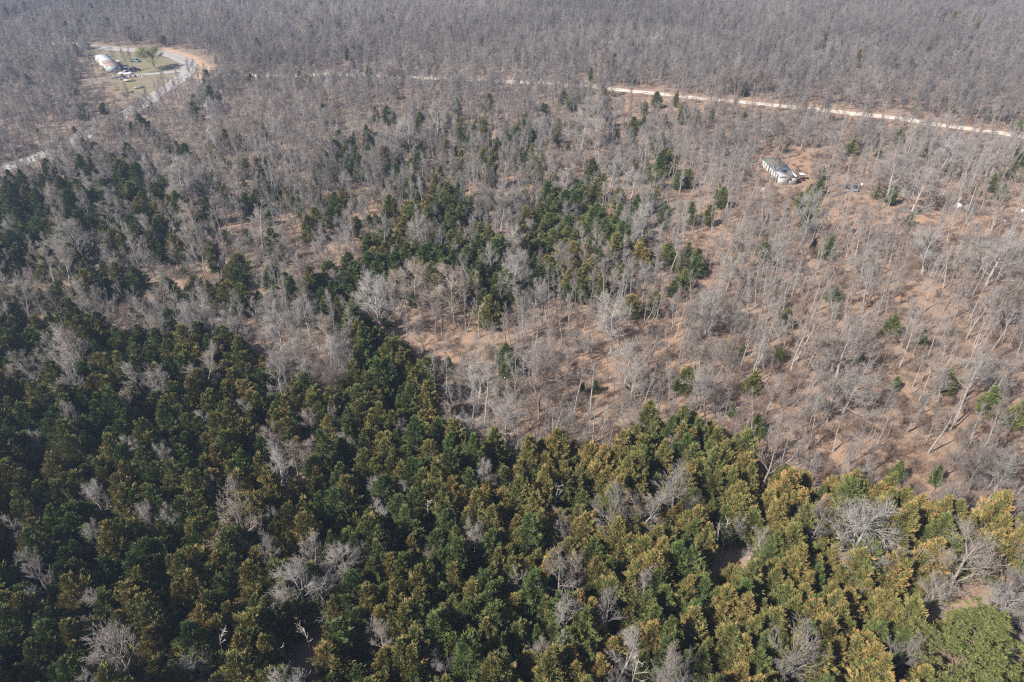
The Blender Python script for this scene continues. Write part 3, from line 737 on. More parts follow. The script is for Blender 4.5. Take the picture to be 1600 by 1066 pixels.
def make_label(t):
    if t['note'] == 'pine': return 'broad light green pine with tufted boughs at the bottom corner'
    if t['note'] == 'willow': return 'round yellow-green budding tree on the grass beside the lane'
    for rank in range(4):
        ds = sorted(LMW, key=lambda q: (q[0] - t['x']) ** 2 + (q[1] - t['y']) ** 2)
        lx, ly, nm = ds[rank]
        dx, dy = t['x'] - lx, t['y'] - ly; dist = math.hypot(dx, dy)
        a = math.degrees(math.atan2(dx, dy)) % 360
        dirw = ['behind', 'behind and right of', 'right of', 'before and right of', 'in front of', 'before and left of', 'left of', 'behind and left of'][int((a + 22.5) // 45) % 8]
        if dist < 1.6 and rank == 0:
            lab = f"{size_word(t)} {look_word(t)} within the spot of the {nm}"
            lab = f"{look_word(t)}, the very {nm}" if False else f"{size_word(t)} {look_word(t)} at the {nm}"
        else: lab = f"{size_word(t)} {look_word(t)} {numw(max(1, round(dist)))} metres {dirw} the {nm}"
        if len(lab.replace('-', '').split()) <= 16 and lab not in used_labels: used_labels.add(lab); return lab
        lab2 = lab.replace(size_word(t) + ' ', '').replace(' metres', ' and a half metres') if dist > 1.6 and (dist % 1) > .3 else lab
        if lab2 not in used_labels and len(lab2.split()) <= 16: used_labels.add(lab2); return lab2
    return lab
CATW = dict(cedar_tree='cedar tree', oak_tree='oak tree', bare_tree='bare tree', slender_tree='young tree', bare_shrub='shrub', dead_tree='dead tree', pine_tree='pine tree', willow_tree='tree')
GRP = dict(cedar_tree='cedars growing through the woods', oak_tree='spreading bare oaks', bare_tree='leafless woodland trees', slender_tree='slender bare trees on the open slope', bare_shrub='bare shrubs under the trees', dead_tree='bleached dead snags')
STUFFN = dict(cedar_tree='cedar_woods', oak_tree='oak_woods', bare_tree='leafless_woods', slender_tree='sapling_woods', bare_shrub='shrubbery')
STUFFL = dict(cedar_tree='distant and smaller cedars massed through the forest', oak_tree='distant spreading leafless oaks of the far woods', bare_tree='grey leafless trees massed into the far woods',
              slender_tree='thin bare saplings massed in the far woods', bare_shrub='low bare brush under the far trees')
def scatter(name, label, kind_meshes, pts):
    """all remaining trees of one kind as one object: points carrying whole-tree geometry"""
    me = bpy.data.meshes.new(name); n = len(pts)
    me.vertices.add(n); me.vertices.foreach_set('co', np.array([(t['x'], t['y'], t['z']) for t in pts], np.float32).ravel())
    for nm, ty, arr in (('idx', 'INT', [t['var'] for t in pts]), ('tint', 'FLOAT', [t['tint'] for t in pts])):
        me.attributes.new(nm, ty, 'POINT').data.foreach_set('value', np.array(arr))
    me.attributes.new('rot', 'FLOAT_VECTOR', 'POINT').data.foreach_set('vector', np.array([(0, 0, t['yaw']) for t in pts], np.float32).ravel())
    me.attributes.new('scl', 'FLOAT_VECTOR', 'POINT').data.foreach_set('vector', np.array([(t['s'], t['s'], t['sz']) for t in pts], np.float32).ravel())
    o = bpy.data.objects.new(name, me); COL.objects.link(o); o['kind'] = 'stuff'; o['label'] = label
    g = bpy.data.node_groups.new(name, 'GeometryNodeTree')
    g.interface.new_socket('Geometry', in_out='INPUT', socket_type='NodeSocketGeometry'); g.interface.new_socket('Geometry', in_out='OUTPUT', socket_type='NodeSocketGeometry')
    N = g.nodes; Lk = g.links; gi = N.new('NodeGroupInput'); go = N.new('NodeGroupOutput')
    gti = N.new('GeometryNodeGeometryToInstance')
    for k in range(len(kind_meshes) - 1, -1, -1):
        po = bpy.data.objects.new(name + '_source', kind_meshes[k])
        oi = N.new('GeometryNodeObjectInfo'); oi.inputs['Object'].default_value = po; oi.inputs['As Instance'].default_value = False
        Lk.new(oi.outputs['Geometry'], gti.inputs[0])
    ip = N.new('GeometryNodeInstanceOnPoints'); ip.inputs['Pick Instance'].default_value = True
    def na(nm, ty):
        a = N.new('GeometryNodeInputNamedAttribute'); a.data_type = ty; a.inputs[0].default_value = nm; return a.outputs[0]
    Lk.new(gi.outputs[0], ip.inputs['Points']); Lk.new(gti.outputs[0], ip.inputs['Instance'])
    Lk.new(na('idx', 'INT'), ip.inputs['Instance Index']); Lk.new(na('rot', 'FLOAT_VECTOR'), ip.inputs['Rotation']); Lk.new(na('scl', 'FLOAT_VECTOR'), ip.inputs['Scale'])
    Lk.new(ip.outputs[0], go.inputs[0])
    o.modifiers.new('instances', 'NODES').node_group = g
    return o
NIND = 295
for kind in SPEC:
    L = sorted([t for t in trees if t['kind'] == kind], key=lambda t: (-t['show'], not t['hand']))
    hand = [t for t in L if t['hand'] and t['show'] > 60]; rest = [t for t in L if not (t['hand'] and t['show'] > 60)]
    ind = [t for t in L if t['show'] > 0][:NIND]
    ids = set(id(t) for t in ind); rest = [t for t in L if id(t) not in ids]
    for t in ind:
        mt, mc, mj, h0 = SPEC[kind][t['var']]
        e = bpy.data.objects.new(kind, None); COL.objects.link(e)
        e.location = (t['x'], t['y'], t['z']); e.rotation_euler = (0, 0, t['yaw']); e.scale = (t['s'], t['s'], t['sz'])
        e['label'] = make_label(t); e['category'] = CATW[kind]
        if kind in GRP: e['group'] = GRP[kind]
        e.empty_display_size = .5
        for nm, me in (('trunk', mt), ('crown', mc)):
            o = bpy.data.objects.new(nm, me); COL.objects.link(o); o.parent = e; o['tint'] = t['tint']
    if rest: scatter(STUFFN[kind], STUFFL[kind], [q[2] for q in SPEC[kind]], rest)
    print(kind, len(ind), len(rest))

# ------------------------------------------------------------------ homes, vehicles and clutter
def thing(name, label, cat, x, y, yaw=0.0, z=None, group=None):
    e = bpy.data.objects.new(name, None); COL.objects.link(e)
    e.location = (x, y, float(hgt(x, y)) if z is None else z); e.rotation_euler = (0, 0, yaw); e.empty_display_size = .5
    e['label'] = label; e['category'] = cat
    if group: e['group'] = group
    return e
def part(name, g, mats, parent, label=None, smooth=False):
    o = bpy.data.objects.new(name, g.mesh(name, mats if isinstance(mats, list) else [mats], smooth=smooth)); COL.objects.link(o); o.parent = parent
    if label: o['label'] = label
    return o
M_WHITE = flat_mat('white_siding', (.66, .65, .62), .6, .3, .22, .8)
M_CREAM = flat_mat('cream_siding', (.80, .76, .66), .6, .3, .2, .6)
M_GREYW = flat_mat('shade_grey_siding', (.50, .55, .56), .7, .3, .25, .7)  # blue-grey puts the end wall's shade into its colour; the door reuses it
M_DARKIN = flat_mat('dark_interior', (.025, .022, .02), .9)
M_TIN = flat_mat('pale_tin_roof', (.50, .52, .54), .45, .5, .3, .5)
M_RUSTR = flat_mat('rusty_roof', (.36, .25, .22), .7, .3, .45, .7)
M_GREEN = flat_mat('green_roofing', (.13, .18, .16), .7, .3, .5, 1.0)
M_BLUE = flat_mat('blue_tarp', (.19, .26, .36), .5, .4, .4, 1.2)
M_ROTTEN = flat_mat('bare_roof_boards', (.26, .23, .20), .9, .1, .5, 1.4)
M_SHEET = flat_mat('buckled_white_sheet', (.40, .40, .41), .5, .4, .25, 1.5)
M_GLASS = flat_mat('dark_glass', (.03, .035, .045), .12, .6, .2)
M_TYRE = flat_mat('tyre_rubber', (.02, .02, .02), .8)
M_CARW = flat_mat('white_paint', (.80, .80, .78), .3, .5, .08)
M_CARK = flat_mat('black_paint', (.018, .02, .028), .3, .5, .2)
M_CARB = flat_mat('blue_grey_paint', (.12, .14, .165), .3, .5, .2)
M_CART = flat_mat('teal_paint', (.05, .22, .22), .35, .5, .2)
M_CARG = flat_mat('dull_purple_grey_paint', (.12, .11, .15), .5, .4, .3)
M_TANP = flat_mat('pale_yellow_paint', (.66, .55, .33), .5, .3, .3, 1.5)
M_HULL = flat_mat('grey_hull', (.45, .45, .44), .5, .3, .3, 2)
M_REDB = flat_mat('dull_red', (.24, .07, .06), .7, .2, .3)
M_JUNK = flat_mat('mixed_junk', (.15, .13, .13), .8, .2, .8, 3)
M_LOG = flat_mat('weathered_log', (.36, .31, .26), .9, .1, .5, 2)

def wallseg(g, p, q, z0, z1, t=.12, mi=0):
    (x0, y0), (x1, y1) = p, q; L = math.hypot(x1 - x0, y1 - y0)
    g.box(((x0 + x1) / 2, (y0 + y1) / 2, (z0 + z1) / 2), (L, t, z1 - z0), mi, math.atan2(y1 - y0, x1 - x0))
def roof_slab(g, w, y0, y1, z, rise, over=.2, th=.09, mi=0, sag=0.0):
    """gabled slab over the strip y0..y1"""
    n = 6; ys = np.linspace(y0, y1, n); V = []
    for i, y in enumerate(ys):
        s = sag * math.sin(i * 1.9 + y0)
        for x, zz in ((-over, z), (w / 2, z + rise + s), (w + over, z)):
            V += [(x, y, zz), (x, y, zz + th)]
    f = []
    for i in range(n - 1):
        a, b = i * 6, (i + 1) * 6
        for u0, u1 in ((1, 3), (3, 5)): f += [(a + u0, a + u1, b + u0), (b + u0, a + u1, b + u1)]
        for u0, u1 in ((0, 2), (2, 4)): f += [(a + u1, a + u0, b + u0), (a + u1, b + u0, b + u1)]
        f += [(a, a + 1, b), (b, a + 1, b + 1), (a + 5, a + 4, b + 4), (a + 5, b + 4, b + 5)]
    for a, s in ((0, 1), ((n - 1) * 6, -1)):
        for q in ((0, 2, 3, 1), (2, 4, 5, 3)):
            q = q if s > 0 else q[::-1]; f += [(a + q[0], a + q[1], a + q[2]), (a + q[0], a + q[2], a + q[3])]
    g.add(V, f, mi)
def gable(g, w, y, z, rise, t=.1, mi=0):
    V = [(0, y, z), (w, y, z), (w / 2, y, z + rise), (0, y + t, z), (w, y + t, z), (w / 2, y + t, z + rise)]
    g.add(V, [(0, 1, 2), (5, 4, 3), (0, 3, 4), (0, 4, 1), (1, 4, 5), (1, 5, 2), (2, 5, 3), (2, 3, 0)], mi)

def white_mobile_home():
    ax, ay = at(169.9, 117.2); bx, by = at(151.5, 99.8)
    L = math.hypot(bx - ax, by - ay); yaw = math.atan2(by - ay, bx - ax) - math.pi / 2
    w, zb, zt = 5.2, .45, 3.2
    e = thing('mobile_home', 'long white mobile home with half rusty roof beside the grassy yard', 'mobile home', ax, ay, yaw)
    g = Geo()
    wallseg(g, (0, .06), (0, L), zb, zt, .12); wallseg(g, (w, .06), (w, L), zb, zt, .12); wallseg(g, (0, L), (w, L), zb, zt, .12)
    for k in range(int(L / 1.2)): g.box((-.08, .6 + k * 1.2, (zb + zt) / 2), (.05, .06, zt - zb - .02))
    part('wall', g, M_CREAM, e)
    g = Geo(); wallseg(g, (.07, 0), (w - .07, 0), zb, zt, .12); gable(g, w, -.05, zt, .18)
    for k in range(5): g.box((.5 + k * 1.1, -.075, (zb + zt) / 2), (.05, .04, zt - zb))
    part('end_wall', g, M_GREYW, e, 'end wall with its shade put into a blue-grey colour')
    g = Geo(); roof_slab(g, w, -.25, L * .47, zt, .20, over=.08); part('roof', g, M_RUSTR, e, 'rusty brown half of the roof')
    g = Geo(); roof_slab(g, w, L * .47 + .01, L + .25, zt, .22, over=.08); part('roof', g, M_TIN, e, 'pale tin half of the roof')
    g = Geo(); wallseg(g, (.06, .08), (.06, L), 0, zb, .06); wallseg(g, (w - .06, .08), (w - .06, L), -.3, zb, .06); wallseg(g, (.1, .05), (w - .1, .05), -.3, zb, .06)
    part('skirting', g, M_ROTTEN, e)
    for k, y in enumerate((2.2, 6.0, 10.5, 15.5, 19.5, 23.0)):
        if y > L - 1: break
        if k == 2:
            g = Geo(); g.box((-.09, y, zb + 1.02), (.06, .95, 2.0)); dd = part('door', g, M_GREYW, e)
            g = Geo(); g.box((-.14, y + .35, zb + 1.0), (.05, .1, .1)); part('handle', g, M_TYRE, dd)
            g = Geo(); g.box((-.7, y, zb - .1), (1.1, 1.3, .08)); [g.box((-1.4 - .3 * q, y, zb - .28 - .17 * q), (.3, 1.2, .06)) for q in range(2)]; part('step', g, M_ROTTEN, e)
        else:
            g = Geo(); g.box((-.095, y, 2.1), (.06, 1.15, .85)); wn = part('window', g, M_WHITE, e)
            g = Geo(); g.box((-.115, y, 2.1), (.05, 1.0, .7)); part('pane', g, M_GLASS, wn)
    g = Geo(); g.box((3.9, -.10, 2.05), (.95, .06, .8)); wn = part('window', g, M_WHITE, e); g = Geo(); g.box((3.9, -.12, 2.05), (.8, .05, .66)); part('pane', g, M_GLASS, wn)
    # lean-to canopy beyond it
    cxx, cyy = at(180, 98.5, 2)
    e2 = thing('canopy', 'flat white canopy on posts behind the white mobile home', 'canopy', cxx, cyy, yaw + .25)
    g = Geo(); g.box((0, 0, 2.45), (4.6, 4.2, .1)); [g.box((x, 0, 2.53), (.06, 4.1, .05)) for x in np.arange(-2, 2.2, .5)]; part('roof', g, M_WHITE, e2)
    for x in (-2.1, 2.1):
        for y in (-1.9, 1.9): g = Geo(); g.box((x, y, 1.15), (.12, .12, 2.5)); part('post', g, M_ROTTEN, e2)

def ruined_house():
    ax, ay = at(1217, 283.5); w, L = 4.9, 14.8; zt = 2.35
    e = thing('ruined_house', 'narrow white derelict house with green and blue patched roof, its near end caved in', 'house', ax, ay, .02)
    g = Geo(); rs = np.random.default_rng(3)
    n = 8; pitch = L / n
    for k in range(n):                                  # siding panels between open gaps
        lo = 0 if rs.uniform() < .6 else .25
        g.box((0, k * pitch + pitch * .31, (zt + lo) / 2), (.1, pitch * .58, zt - lo), 0, 0)
        if k > 4: g.box((0, k * pitch + pitch * .80, zt * .22), (.09, pitch * .38, zt * .44))
        g.box((-.012, k * pitch + pitch * .8, zt - .1), (.08, pitch * .39, .18))
    wallseg(g, (w, 0), (w, L), 0, zt, .1); wallseg(g, (0.06, L), (w - .06, L), 0, zt, .1)
    part('wall', g, M_CREAM, e)
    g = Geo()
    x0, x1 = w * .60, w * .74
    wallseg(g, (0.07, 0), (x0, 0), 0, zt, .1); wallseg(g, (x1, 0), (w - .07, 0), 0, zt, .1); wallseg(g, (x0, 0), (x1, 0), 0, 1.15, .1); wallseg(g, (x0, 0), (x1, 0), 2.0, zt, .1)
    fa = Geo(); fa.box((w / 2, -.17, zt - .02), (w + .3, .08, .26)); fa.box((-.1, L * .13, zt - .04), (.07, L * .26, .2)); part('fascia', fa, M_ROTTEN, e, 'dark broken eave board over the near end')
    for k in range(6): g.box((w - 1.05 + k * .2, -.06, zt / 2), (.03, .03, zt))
    part('end_wall', g, flat_mat('shade_grey_end', (.48, .46, .44), .7, .2, .35, 1.0), e)  # greyer than the side walls: weaker sunlight put into the end's colour
    g = Geo(); g.box((w / 2, L / 2, .06), (w - .2, L - .2, .12)); wallseg(g, (1.5, .2), (1.5, L - .2), .1, zt - .1, .08); part('dark_floor_wall', g, M_DARKIN, e)  # near-black floor and inner wall, the interior shade put into their colour
    g = Geo(); roof_slab(g, w, L * .46, L + .2, zt, .30, sag=.02); part('roof', g, M_GREEN, e, 'green half of the roof')
    g = Geo(); roof_slab(g, w * .55, L * .66, L * .80, zt + .14, .22, over=-.45, sag=.03); part('roof_patch', g, M_ROTTEN, e, 'bare grey board patch on the green roof')
    # tarp: crumpled cloth over the middle
    g = Geo(); nx, ny = 12, 9; V = []
    for i in range(nx):
        for j in range(ny):
            x = -.25 + (w * .95 + .25) * i / (nx - 1); y = L * .26 + L * .22 * j / (ny - 1) + .25 * math.sin(i * 1.3)
            V.append((x, y, zt + .14 + .26 * (1 - abs(x - w / 2) / (w / 2)) + rs.uniform(-.06, .1)))
    f = []
    for i in range(nx - 1):
        for j in range(ny - 1): a = i * ny + j; f += [(a, a + ny, a + 1), (a + 1, a + ny, a + ny + 1)]
    g.add(V, f); part('tarp', g, M_BLUE, e)
    g = Geo(); roof_slab(g, w * .52, .0, L * .27, zt + .02, .08, over=.12, sag=.02); part('roof', g, M_SHEET, e, 'sagging white near end of the roof')
    for k in range(9):
        g = Geo(); q = rs.uniform(0, 1); a = rs.uniform(-.6, .6)
        cx_, cy_, cz_ = w * rs.uniform(.55, 1.15), L * rs.uniform(.04, .36), zt * rs.uniform(.7, .98)
        lx, ly = rs.uniform(.5, 1.1), rs.uniform(1.0, 2.0); tx, ty = rs.uniform(-.5, .5, 2)
        V = [(cx_ + (i * lx) * math.cos(a) - (j * ly) * math.sin(a), cy_ + (i * lx) * math.sin(a) + (j * ly) * math.cos(a), cz_ + i * tx + j * ty + dz) for i, j in ((-1, -1), (1, -1), (1, 1), (-1, 1)) for dz in (0, .05)]
        V = np.array(V); V[:, 0:2] = (V[:, 0:2] - [cx_, cy_]) * .6 + [cx_, cy_]
        g.add(V, [(1, 3, 5), (1, 5, 7), (0, 4, 2), (0, 6, 4), (0, 2, 3), (0, 3, 1), (2, 4, 5), (2, 5, 3), (4, 6, 7), (4, 7, 5), (6, 0, 1), (6, 1, 7)])
        part('fallen_sheet', g, M_SHEET if q < .7 else M_ROTTEN, e)
    for k in range(6):
        g = Geo(); x = w * rs.uniform(.5, 1.0); g.tube([(x, .2 + k * .8, zt - .3), (x + rs.uniform(-1, 1), .6 + k * .8, zt + rs.uniform(.1, .5))], [.06, .05], 4); part('rafter', g, M_ROTTEN, e)
    cx_, cy_ = at(1255.5, 268, 1.5)
    e2 = thing('awning', 'small white awning standing off the caved end of the ruined house', 'awning', cx_, cy_, -.1)
    g = Geo(); g.box((0, 0, 1.75), (1.9, 1.6, .07)); part('roof', g, M_WHITE, e2)
    for x in (-.85, .85):
        for y in (-.7, .7): g = Geo(); g.box((x, y, .85), (.08, .08, 1.75)); part('post', g, M_ROTTEN, e2)
    junk('junk_pile', 'dark junk pile with dull red pieces against the ruined house', 'junk pile', *at(1250, 277), 1.6, 5, [M_JUNK, M_REDB, M_DARKIN])
    xx, yy = at(1196, 290)
    g = Geo(); g.box((0, 0, .06), (1.4, .5, .07)); g.box((0, 0.1, .11), (1.1, .06, .04)); o = thing('fallen_board', 'single white board lying on the dirt before the ruined house', 'board', xx, yy, .3); part('board', g, M_WHITE, o)

def junk(name, label, cat, x, y, r, seed, mats, n=16):
    rs = np.random.default_rng(seed); e = thing(name, label, cat, x, y, rs.uniform(0, 3)); 
    for mi, m in enumerate(mats):
        g = Geo()
        for k in range(n // len(mats) + 1):
            a = rs.uniform(0, 6.28); q = r * math.sqrt(rs.uniform(0, 1)); s = rs.uniform(.2, .7, 3) * [1, 1, .6]
            g.box((q * math.cos(a), q * math.sin(a), max(.05, s[2] / 2 + rs.uniform(0, .5) * (1 - q / r))), s, 0, rs.uniform(0, 3))
            p = np.array([q * math.cos(a), q * math.sin(a), .2]); g.tube([p, p + rs.normal(0, .7, 3) * [1, 1, .25] + [0, 0, .2]], [.04, .03], 4)
        part(['rubble', 'scrap', 'sheet_scrap'][mi % 3], g, m, e)
    return e

def loft(g, st, mi=0):
    """closed body through stations (y, half width bottom, half width top, z bottom, z top)"""
    V = []
    for y, wb, wt, z0, z1 in st: V += [(-wb, y, z0), (wb, y, z0), (wb, y, (z0 + z1) / 2), (wt, y, z1), (-wt, y, z1), (-wb, y, (z0 + z1) / 2)]
    f = []
    for i in range(len(st) - 1):
        for j in range(6): a, b = i * 6 + j, i * 6 + (j + 1) % 6; f += [(a, b, a + 6), (b, b + 6, a + 6)]
    for a, r in ((0, 1), ((len(st) - 1) * 6, 0)):
        for j in range(1, 5): f.append((a, a + j + 1, a + j) if r else (a, a + j, a + j + 1))
    g.add(V, f, mi)
def vehicle(name, label, cat, x, y, yaw, m, style='suv', s=1.0):
    e = thing(name, label, cat, x, y, yaw); e.scale = (s, s, s)
    g = Geo()
    if style == 'pickup':
        loft(g, [(2.75, .80, .70, .45, .80), (2.65, .92, .85, .38, 1.02), (1.5, .95, .90, .36, 1.10), (1.2, .95, .90, .36, 1.12), (-.62, .95, .92, .36, 1.12)])
        body = part('body', g, m, e)
        g = Geo(); g.box((0, -1.65, .60), (1.84, 2.06, .14)); g.box((-.90, -1.65, .82), (.09, 2.06, .62)); g.box((.90, -1.65, .82), (.09, 2.06, .62)); g.box((0, -2.66, .82), (1.72, .08, .60)); part('bed', g, m, e)
        gl = [(1.25, .86, .86, 1.12, 1.14), (.75, .84, .70, 1.12, 1.72), (-.42, .84, .72, 1.12, 1.74), (-.58, .84, .80, 1.12, 1.14)]; rf = (.16, 1.20, 1.28, 1.76)
        wy = (1.75, -1.7)
    elif style == 'car':
        loft(g, [(2.2, .66, .60, .40, .62), (2.05, .84, .76, .32, .78), (1.0, .86, .82, .30, .88), (-1.5, .86, .82, .30, .90), (-2.05, .84, .74, .34, .86), (-2.2, .7, .62, .42, .72)])
        body = part('body', g, m, e)
        gl = [(1.1, .80, .80, .88, .90), (.45, .78, .62, .88, 1.36), (-.95, .78, .62, .88, 1.36), (-1.6, .80, .78, .88, .92)]; rf = (-.25, 1.18, 1.50, 1.38)
        wy = (1.35, -1.3)
    else:
        loft(g, [(2.3, .72, .66, .46, .74), (2.15, .90, .84, .38, 1.0), (1.1, .94, .90, .36, 1.12), (-2.1, .94, .90, .36, 1.12), (-2.28, .86, .82, .44, 1.0)])
        body = part('body', g, m, e)
        gl = [(1.2, .86, .86, 1.10, 1.12), (.7, .84, .74, 1.10, 1.72), (-1.95, .84, .74, 1.10, 1.72), (-2.22, .84, .82, 1.10, 1.14)]; rf = (-.62, 1.42, 2.66, 1.75)
        wy = (1.45, -1.4)
    g = Geo(); loft(g, gl); part('windows', g, M_GLASS, e)
    g = Geo(); g.box((0, rf[0], rf[3]), (rf[1], rf[2], .06))
    for xx in (-rf[1] / 2 - .03, rf[1] / 2 + .03):
        for yy in (rf[0] - rf[2] / 2 + .1, rf[0] + rf[2] / 2 - .1, rf[0]): g.tube([(xx * 1.16, yy, gl[0][3]), (xx, yy, rf[3])], [.05, .045], 4)
    part('roof', g, m, e)
    for xx in (-.86, .86):
        for yy in wy:
            g = Geo(); a = np.linspace(0, 2 * math.pi, 15)[:-1]
            g.tube([(xx - .12, yy, .34), (xx + .12, yy, .34)], [.34, .34], 14); g.add([(xx + .12 * sgn, yy + .34 * math.cos(q), .34 + .34 * math.sin(q)) for sgn in (-1,) for q in a], [(0, j, j + 1) for j in range(1, 13)])
            wh = part('wheel', g, M_TYRE, e)
            g = Geo(); sd = 1 if xx > 0 else -1; g.tube([(xx + .10 * sd, yy, .34), (xx + .14 * sd, yy, .34)], [.2, .19], 10); part('rim', g, M_TIN, wh)
    for xx in (-.62, .62):
        g = Geo(); g.box((xx, (2.68 if style == 'pickup' else 2.18 if style != 'car' else 2.1), .80 if style != 'car' else .66), (.26, .14, .14)); part('headlight', g, M_SHEET, e)
    g = Geo(); fy = {'pickup': 2.76, 'car': 2.22, 'suv': 2.32}[style]; g.box((0, fy, .48), (1.5, .12, .16)); g.box((0, -fy + .02 if style != 'pickup' else -2.74, .50), (1.5, .10, .16)); part('bumper', g, M_TIN, e)
    return e

white_mobile_home(); ruined_house()
vehicle('pickup_truck', 'white pickup truck parked at the end of the white mobile home', 'pickup truck', *at(197, 118.6), -math.pi / 2 + .12, M_CARW, 'pickup', 1.0)
vehicle('parked_suv', 'black boxy vehicle parked under the bare tree behind the white pickup', 'suv', *at(211, 113.6), -math.pi / 2 + .5, M_CARK, 'suv', 1.0)
vehicle('parked_car', 'teal car parked alone on the grass beside the willow', 'car', *at(213, 98.5), math.pi / 2 - .35, M_CART, 'car', 1.0)
vehicle('junk_car', 'dark purple-grey junk car in front of the white pickup', 'car', *at(194, 125), -math.pi / 2 - .5, M_CARG, 'car', .95)
vehicle('parked_car', 'blue-grey car parked on the red dirt beyond the ruined house', 'car', *at(1332, 291.5), .25, M_CARB, 'car', 1.0)
# small clutter of the yard
e = thing('small_boat', 'small grey boat on the ground by the lane', 'boat', *at(217.5, 137.5), -1.1)
g = Geo(); loft(g, [(2.0, .05, .08, .45, .60), (1.4, .35, .55, .2, .62), (0, .55, .78, .12, .6), (-1.6, .55, .75, .14, .58), (-1.7, .5, .7, .2, .58)]); part('hull', g, M_HULL, e)
g = Geo(); g.box((0, .3, .63), (1.2, .3, .06)); g.box((0, -.9, .63), (1.2, .3, .06)); part('bench_seat', g, M_ROTTEN, e)
e = thing('flat_trailer', 'low pale yellow flat trailer on the grass before the junk car', 'trailer', *at(201, 128), -math.pi / 2 + .15)
g = Geo(); g.box((0, 0, .62), (1.8, 3.6, .12)); g.box((0, 1.75, .85), (1.7, .08, .4)); g.box((0, 2.3, .55), (.1, 1.0, .1)); part('bed', g, M_TANP, e)
for xx in (-.98, .98): g = Geo(); g.tube([(xx - .1, 0, .3), (xx + .1, 0, .3)], [.3, .3], 12); part('wheel', g, M_TYRE, e)
for px, py, lab, m in ((223.5, 122, 'round white drum beside the driveway gravel', M_WHITE), (178.8, 121.5, 'small white drum at the corner of the mobile home', M_WHITE), (212, 122, 'dark drum between the pickup and the driveway', M_JUNK),
                       (204.5, 122.3, 'dark drum just in front of the pickup bonnet', M_JUNK), (219.5, 122, 'grey drum next to the round white drum', M_HULL)):
    e = thing('drum', lab, 'drum', *at(px, py), 0, group='drums and barrels around the yard'); g = Geo(); g.tube([(0, 0, 0), (0, 0, .06), (0, 0, .84), (0, 0, .9)], [.42, .40, .40, .42], 12); part('barrel', g, m, e)
    g = Geo(); g.tube([(0, 0, .9), (0, 0, .93)], [.36, .35], 12); part('lid', g, M_ROTTEN, e)
junk('scrap_heap', 'scrap heap of pale and dark pieces before the mobile home end wall', 'scrap heap', *at(184, 123), 2.2, 9, [M_JUNK, M_SHEET, M_ROTTEN], 20)
junk('scrap_heap', 'low brown scrap heap on the bare ground near the grey boat', 'scrap heap', *at(199, 145), 3.0, 10, [M_ROTTEN, M_JUNK], 20)
e = thing('plywood_sheet', 'pale leaning sheet under the bare tree by the black vehicle', 'board', *at(196, 110.2), .5)
g = Geo(); g.add([(-1.2, 0, 0), (1.2, 0, 0), (1.2, 1.4, 1.0), (-1.2, 1.4, 1.0), (-1.2, .06, 0), (1.2, .06, 0), (1.2, 1.46, 1.0), (-1.2, 1.46, 1.0)], [(0, 1, 2), (0, 2, 3), (6, 5, 4), (7, 6, 4), (0, 4, 5), (0, 5, 1), (2, 6, 7), (2, 7, 3), (1, 5, 6), (1, 6, 2), (3, 7, 4), (3, 4, 0)]); part('sheet', g, M_SHEET, e)
# debris on the red clearing to the right
deb = [(1497, 326, 'white appliance tipped on the red dirt beside the brush pile', 0, .95), (1512, 322, 'small white bag on the dirt behind the tipped white appliance', 1, .6), (1550, 331.5, 'pale tan drum among bare branches on the red clearing', 2, .8),
       (1544, 331, 'small white bag beside the pale tan drum', 1, .5), (1595, 336.5, 'white crate at the far end of the red clearing', 0, .7), (1568, 348.5, 'white tub lying below the pale tan drum', 2, .8), (1347, 288, 'small white box on the dirt next to the blue-grey car', 0, .6), (1553, 352, 'grey bag lying next to the white tub', 1, .7)]
for k, (px, py, lab, st, s) in enumerate(deb):
    rs = np.random.default_rng(100 + k); x, y = at(px, py); e = thing(['white_appliance', 'trash_bag', 'drum'][st], lab, ['appliance', 'bag', 'drum'][st], x, y, rs.uniform(0, 3)); g = Geo()
    if st == 0:
        g.box((0, 0, .42 * s * 2), (1.0 * s, .9 * s, 1.5 * s)); part('cabinet', g, M_WHITE, e); g = Geo(); g.box((.52 * s, 0, .84 * s), (.05, .8 * s, 1.3 * s)); dd = part('lid', g, M_SHEET, e)
    elif st == 1:
        n = 10; V = [(0, 0, .55 * s)] + [((.75 * s * math.cos(a) * rs.uniform(.8, 1.1)) * q, (.6 * s * math.sin(a)) * q * rs.uniform(.8, 1.1), z) for q, z in ((.45, .5 * s), (1, .25 * s), (.9, 0)) for a in np.linspace(0, 6.283, n, endpoint=False)]
        f = [(0, 1 + j, 1 + (j + 1) % n) for j in range(n)]
        for i in range(2):
            for j in range(n): a, b = 1 + i * n + j, 1 + i * n + (j + 1) % n; f += [(a, a + n, b), (b, a + n, b + n)]
        g.add(V, f); part('sack', g, M_WHITE, e)
    else: g.tube([(-.6 * s, 0, .42 * s), (-.5 * s, 0, .42 * s), (.5 * s, 0, .42 * s), (.6 * s, 0, .42 * s)], [.36 * s, .44 * s, .44 * s, .36 * s], 12); part('barrel', g, M_TANP if k == 2 else M_WHITE, e)
def brush_pile(px, py, r, seed, label):
    rs = np.random.default_rng(seed); x, y = at(px, py); e = thing('brush_pile', label, 'brush pile', x, y); g = Geo(); n = 260
    a = rs.uniform(0, 6.28, n); q = r * np.sqrt(rs.uniform(0, 1, n)); A = np.stack([q * np.cos(a) * 1.6, q * np.sin(a), rs.uniform(.05, .9, n) * (1 - q / r * .7)], 1)
    dd = rs.normal(size=(n, 3)) * [1.4, .7, .22]; dd /= np.linalg.norm(dd, axis=1, keepdims=True); thin(g, A - dd * 1.1, A + dd * rs.uniform(.8, 2.2, n)[:, None], rs.uniform(.015, .06, n), rs); part('branches', g, M_DEAD if seed % 2 else M_BRUSH, e)
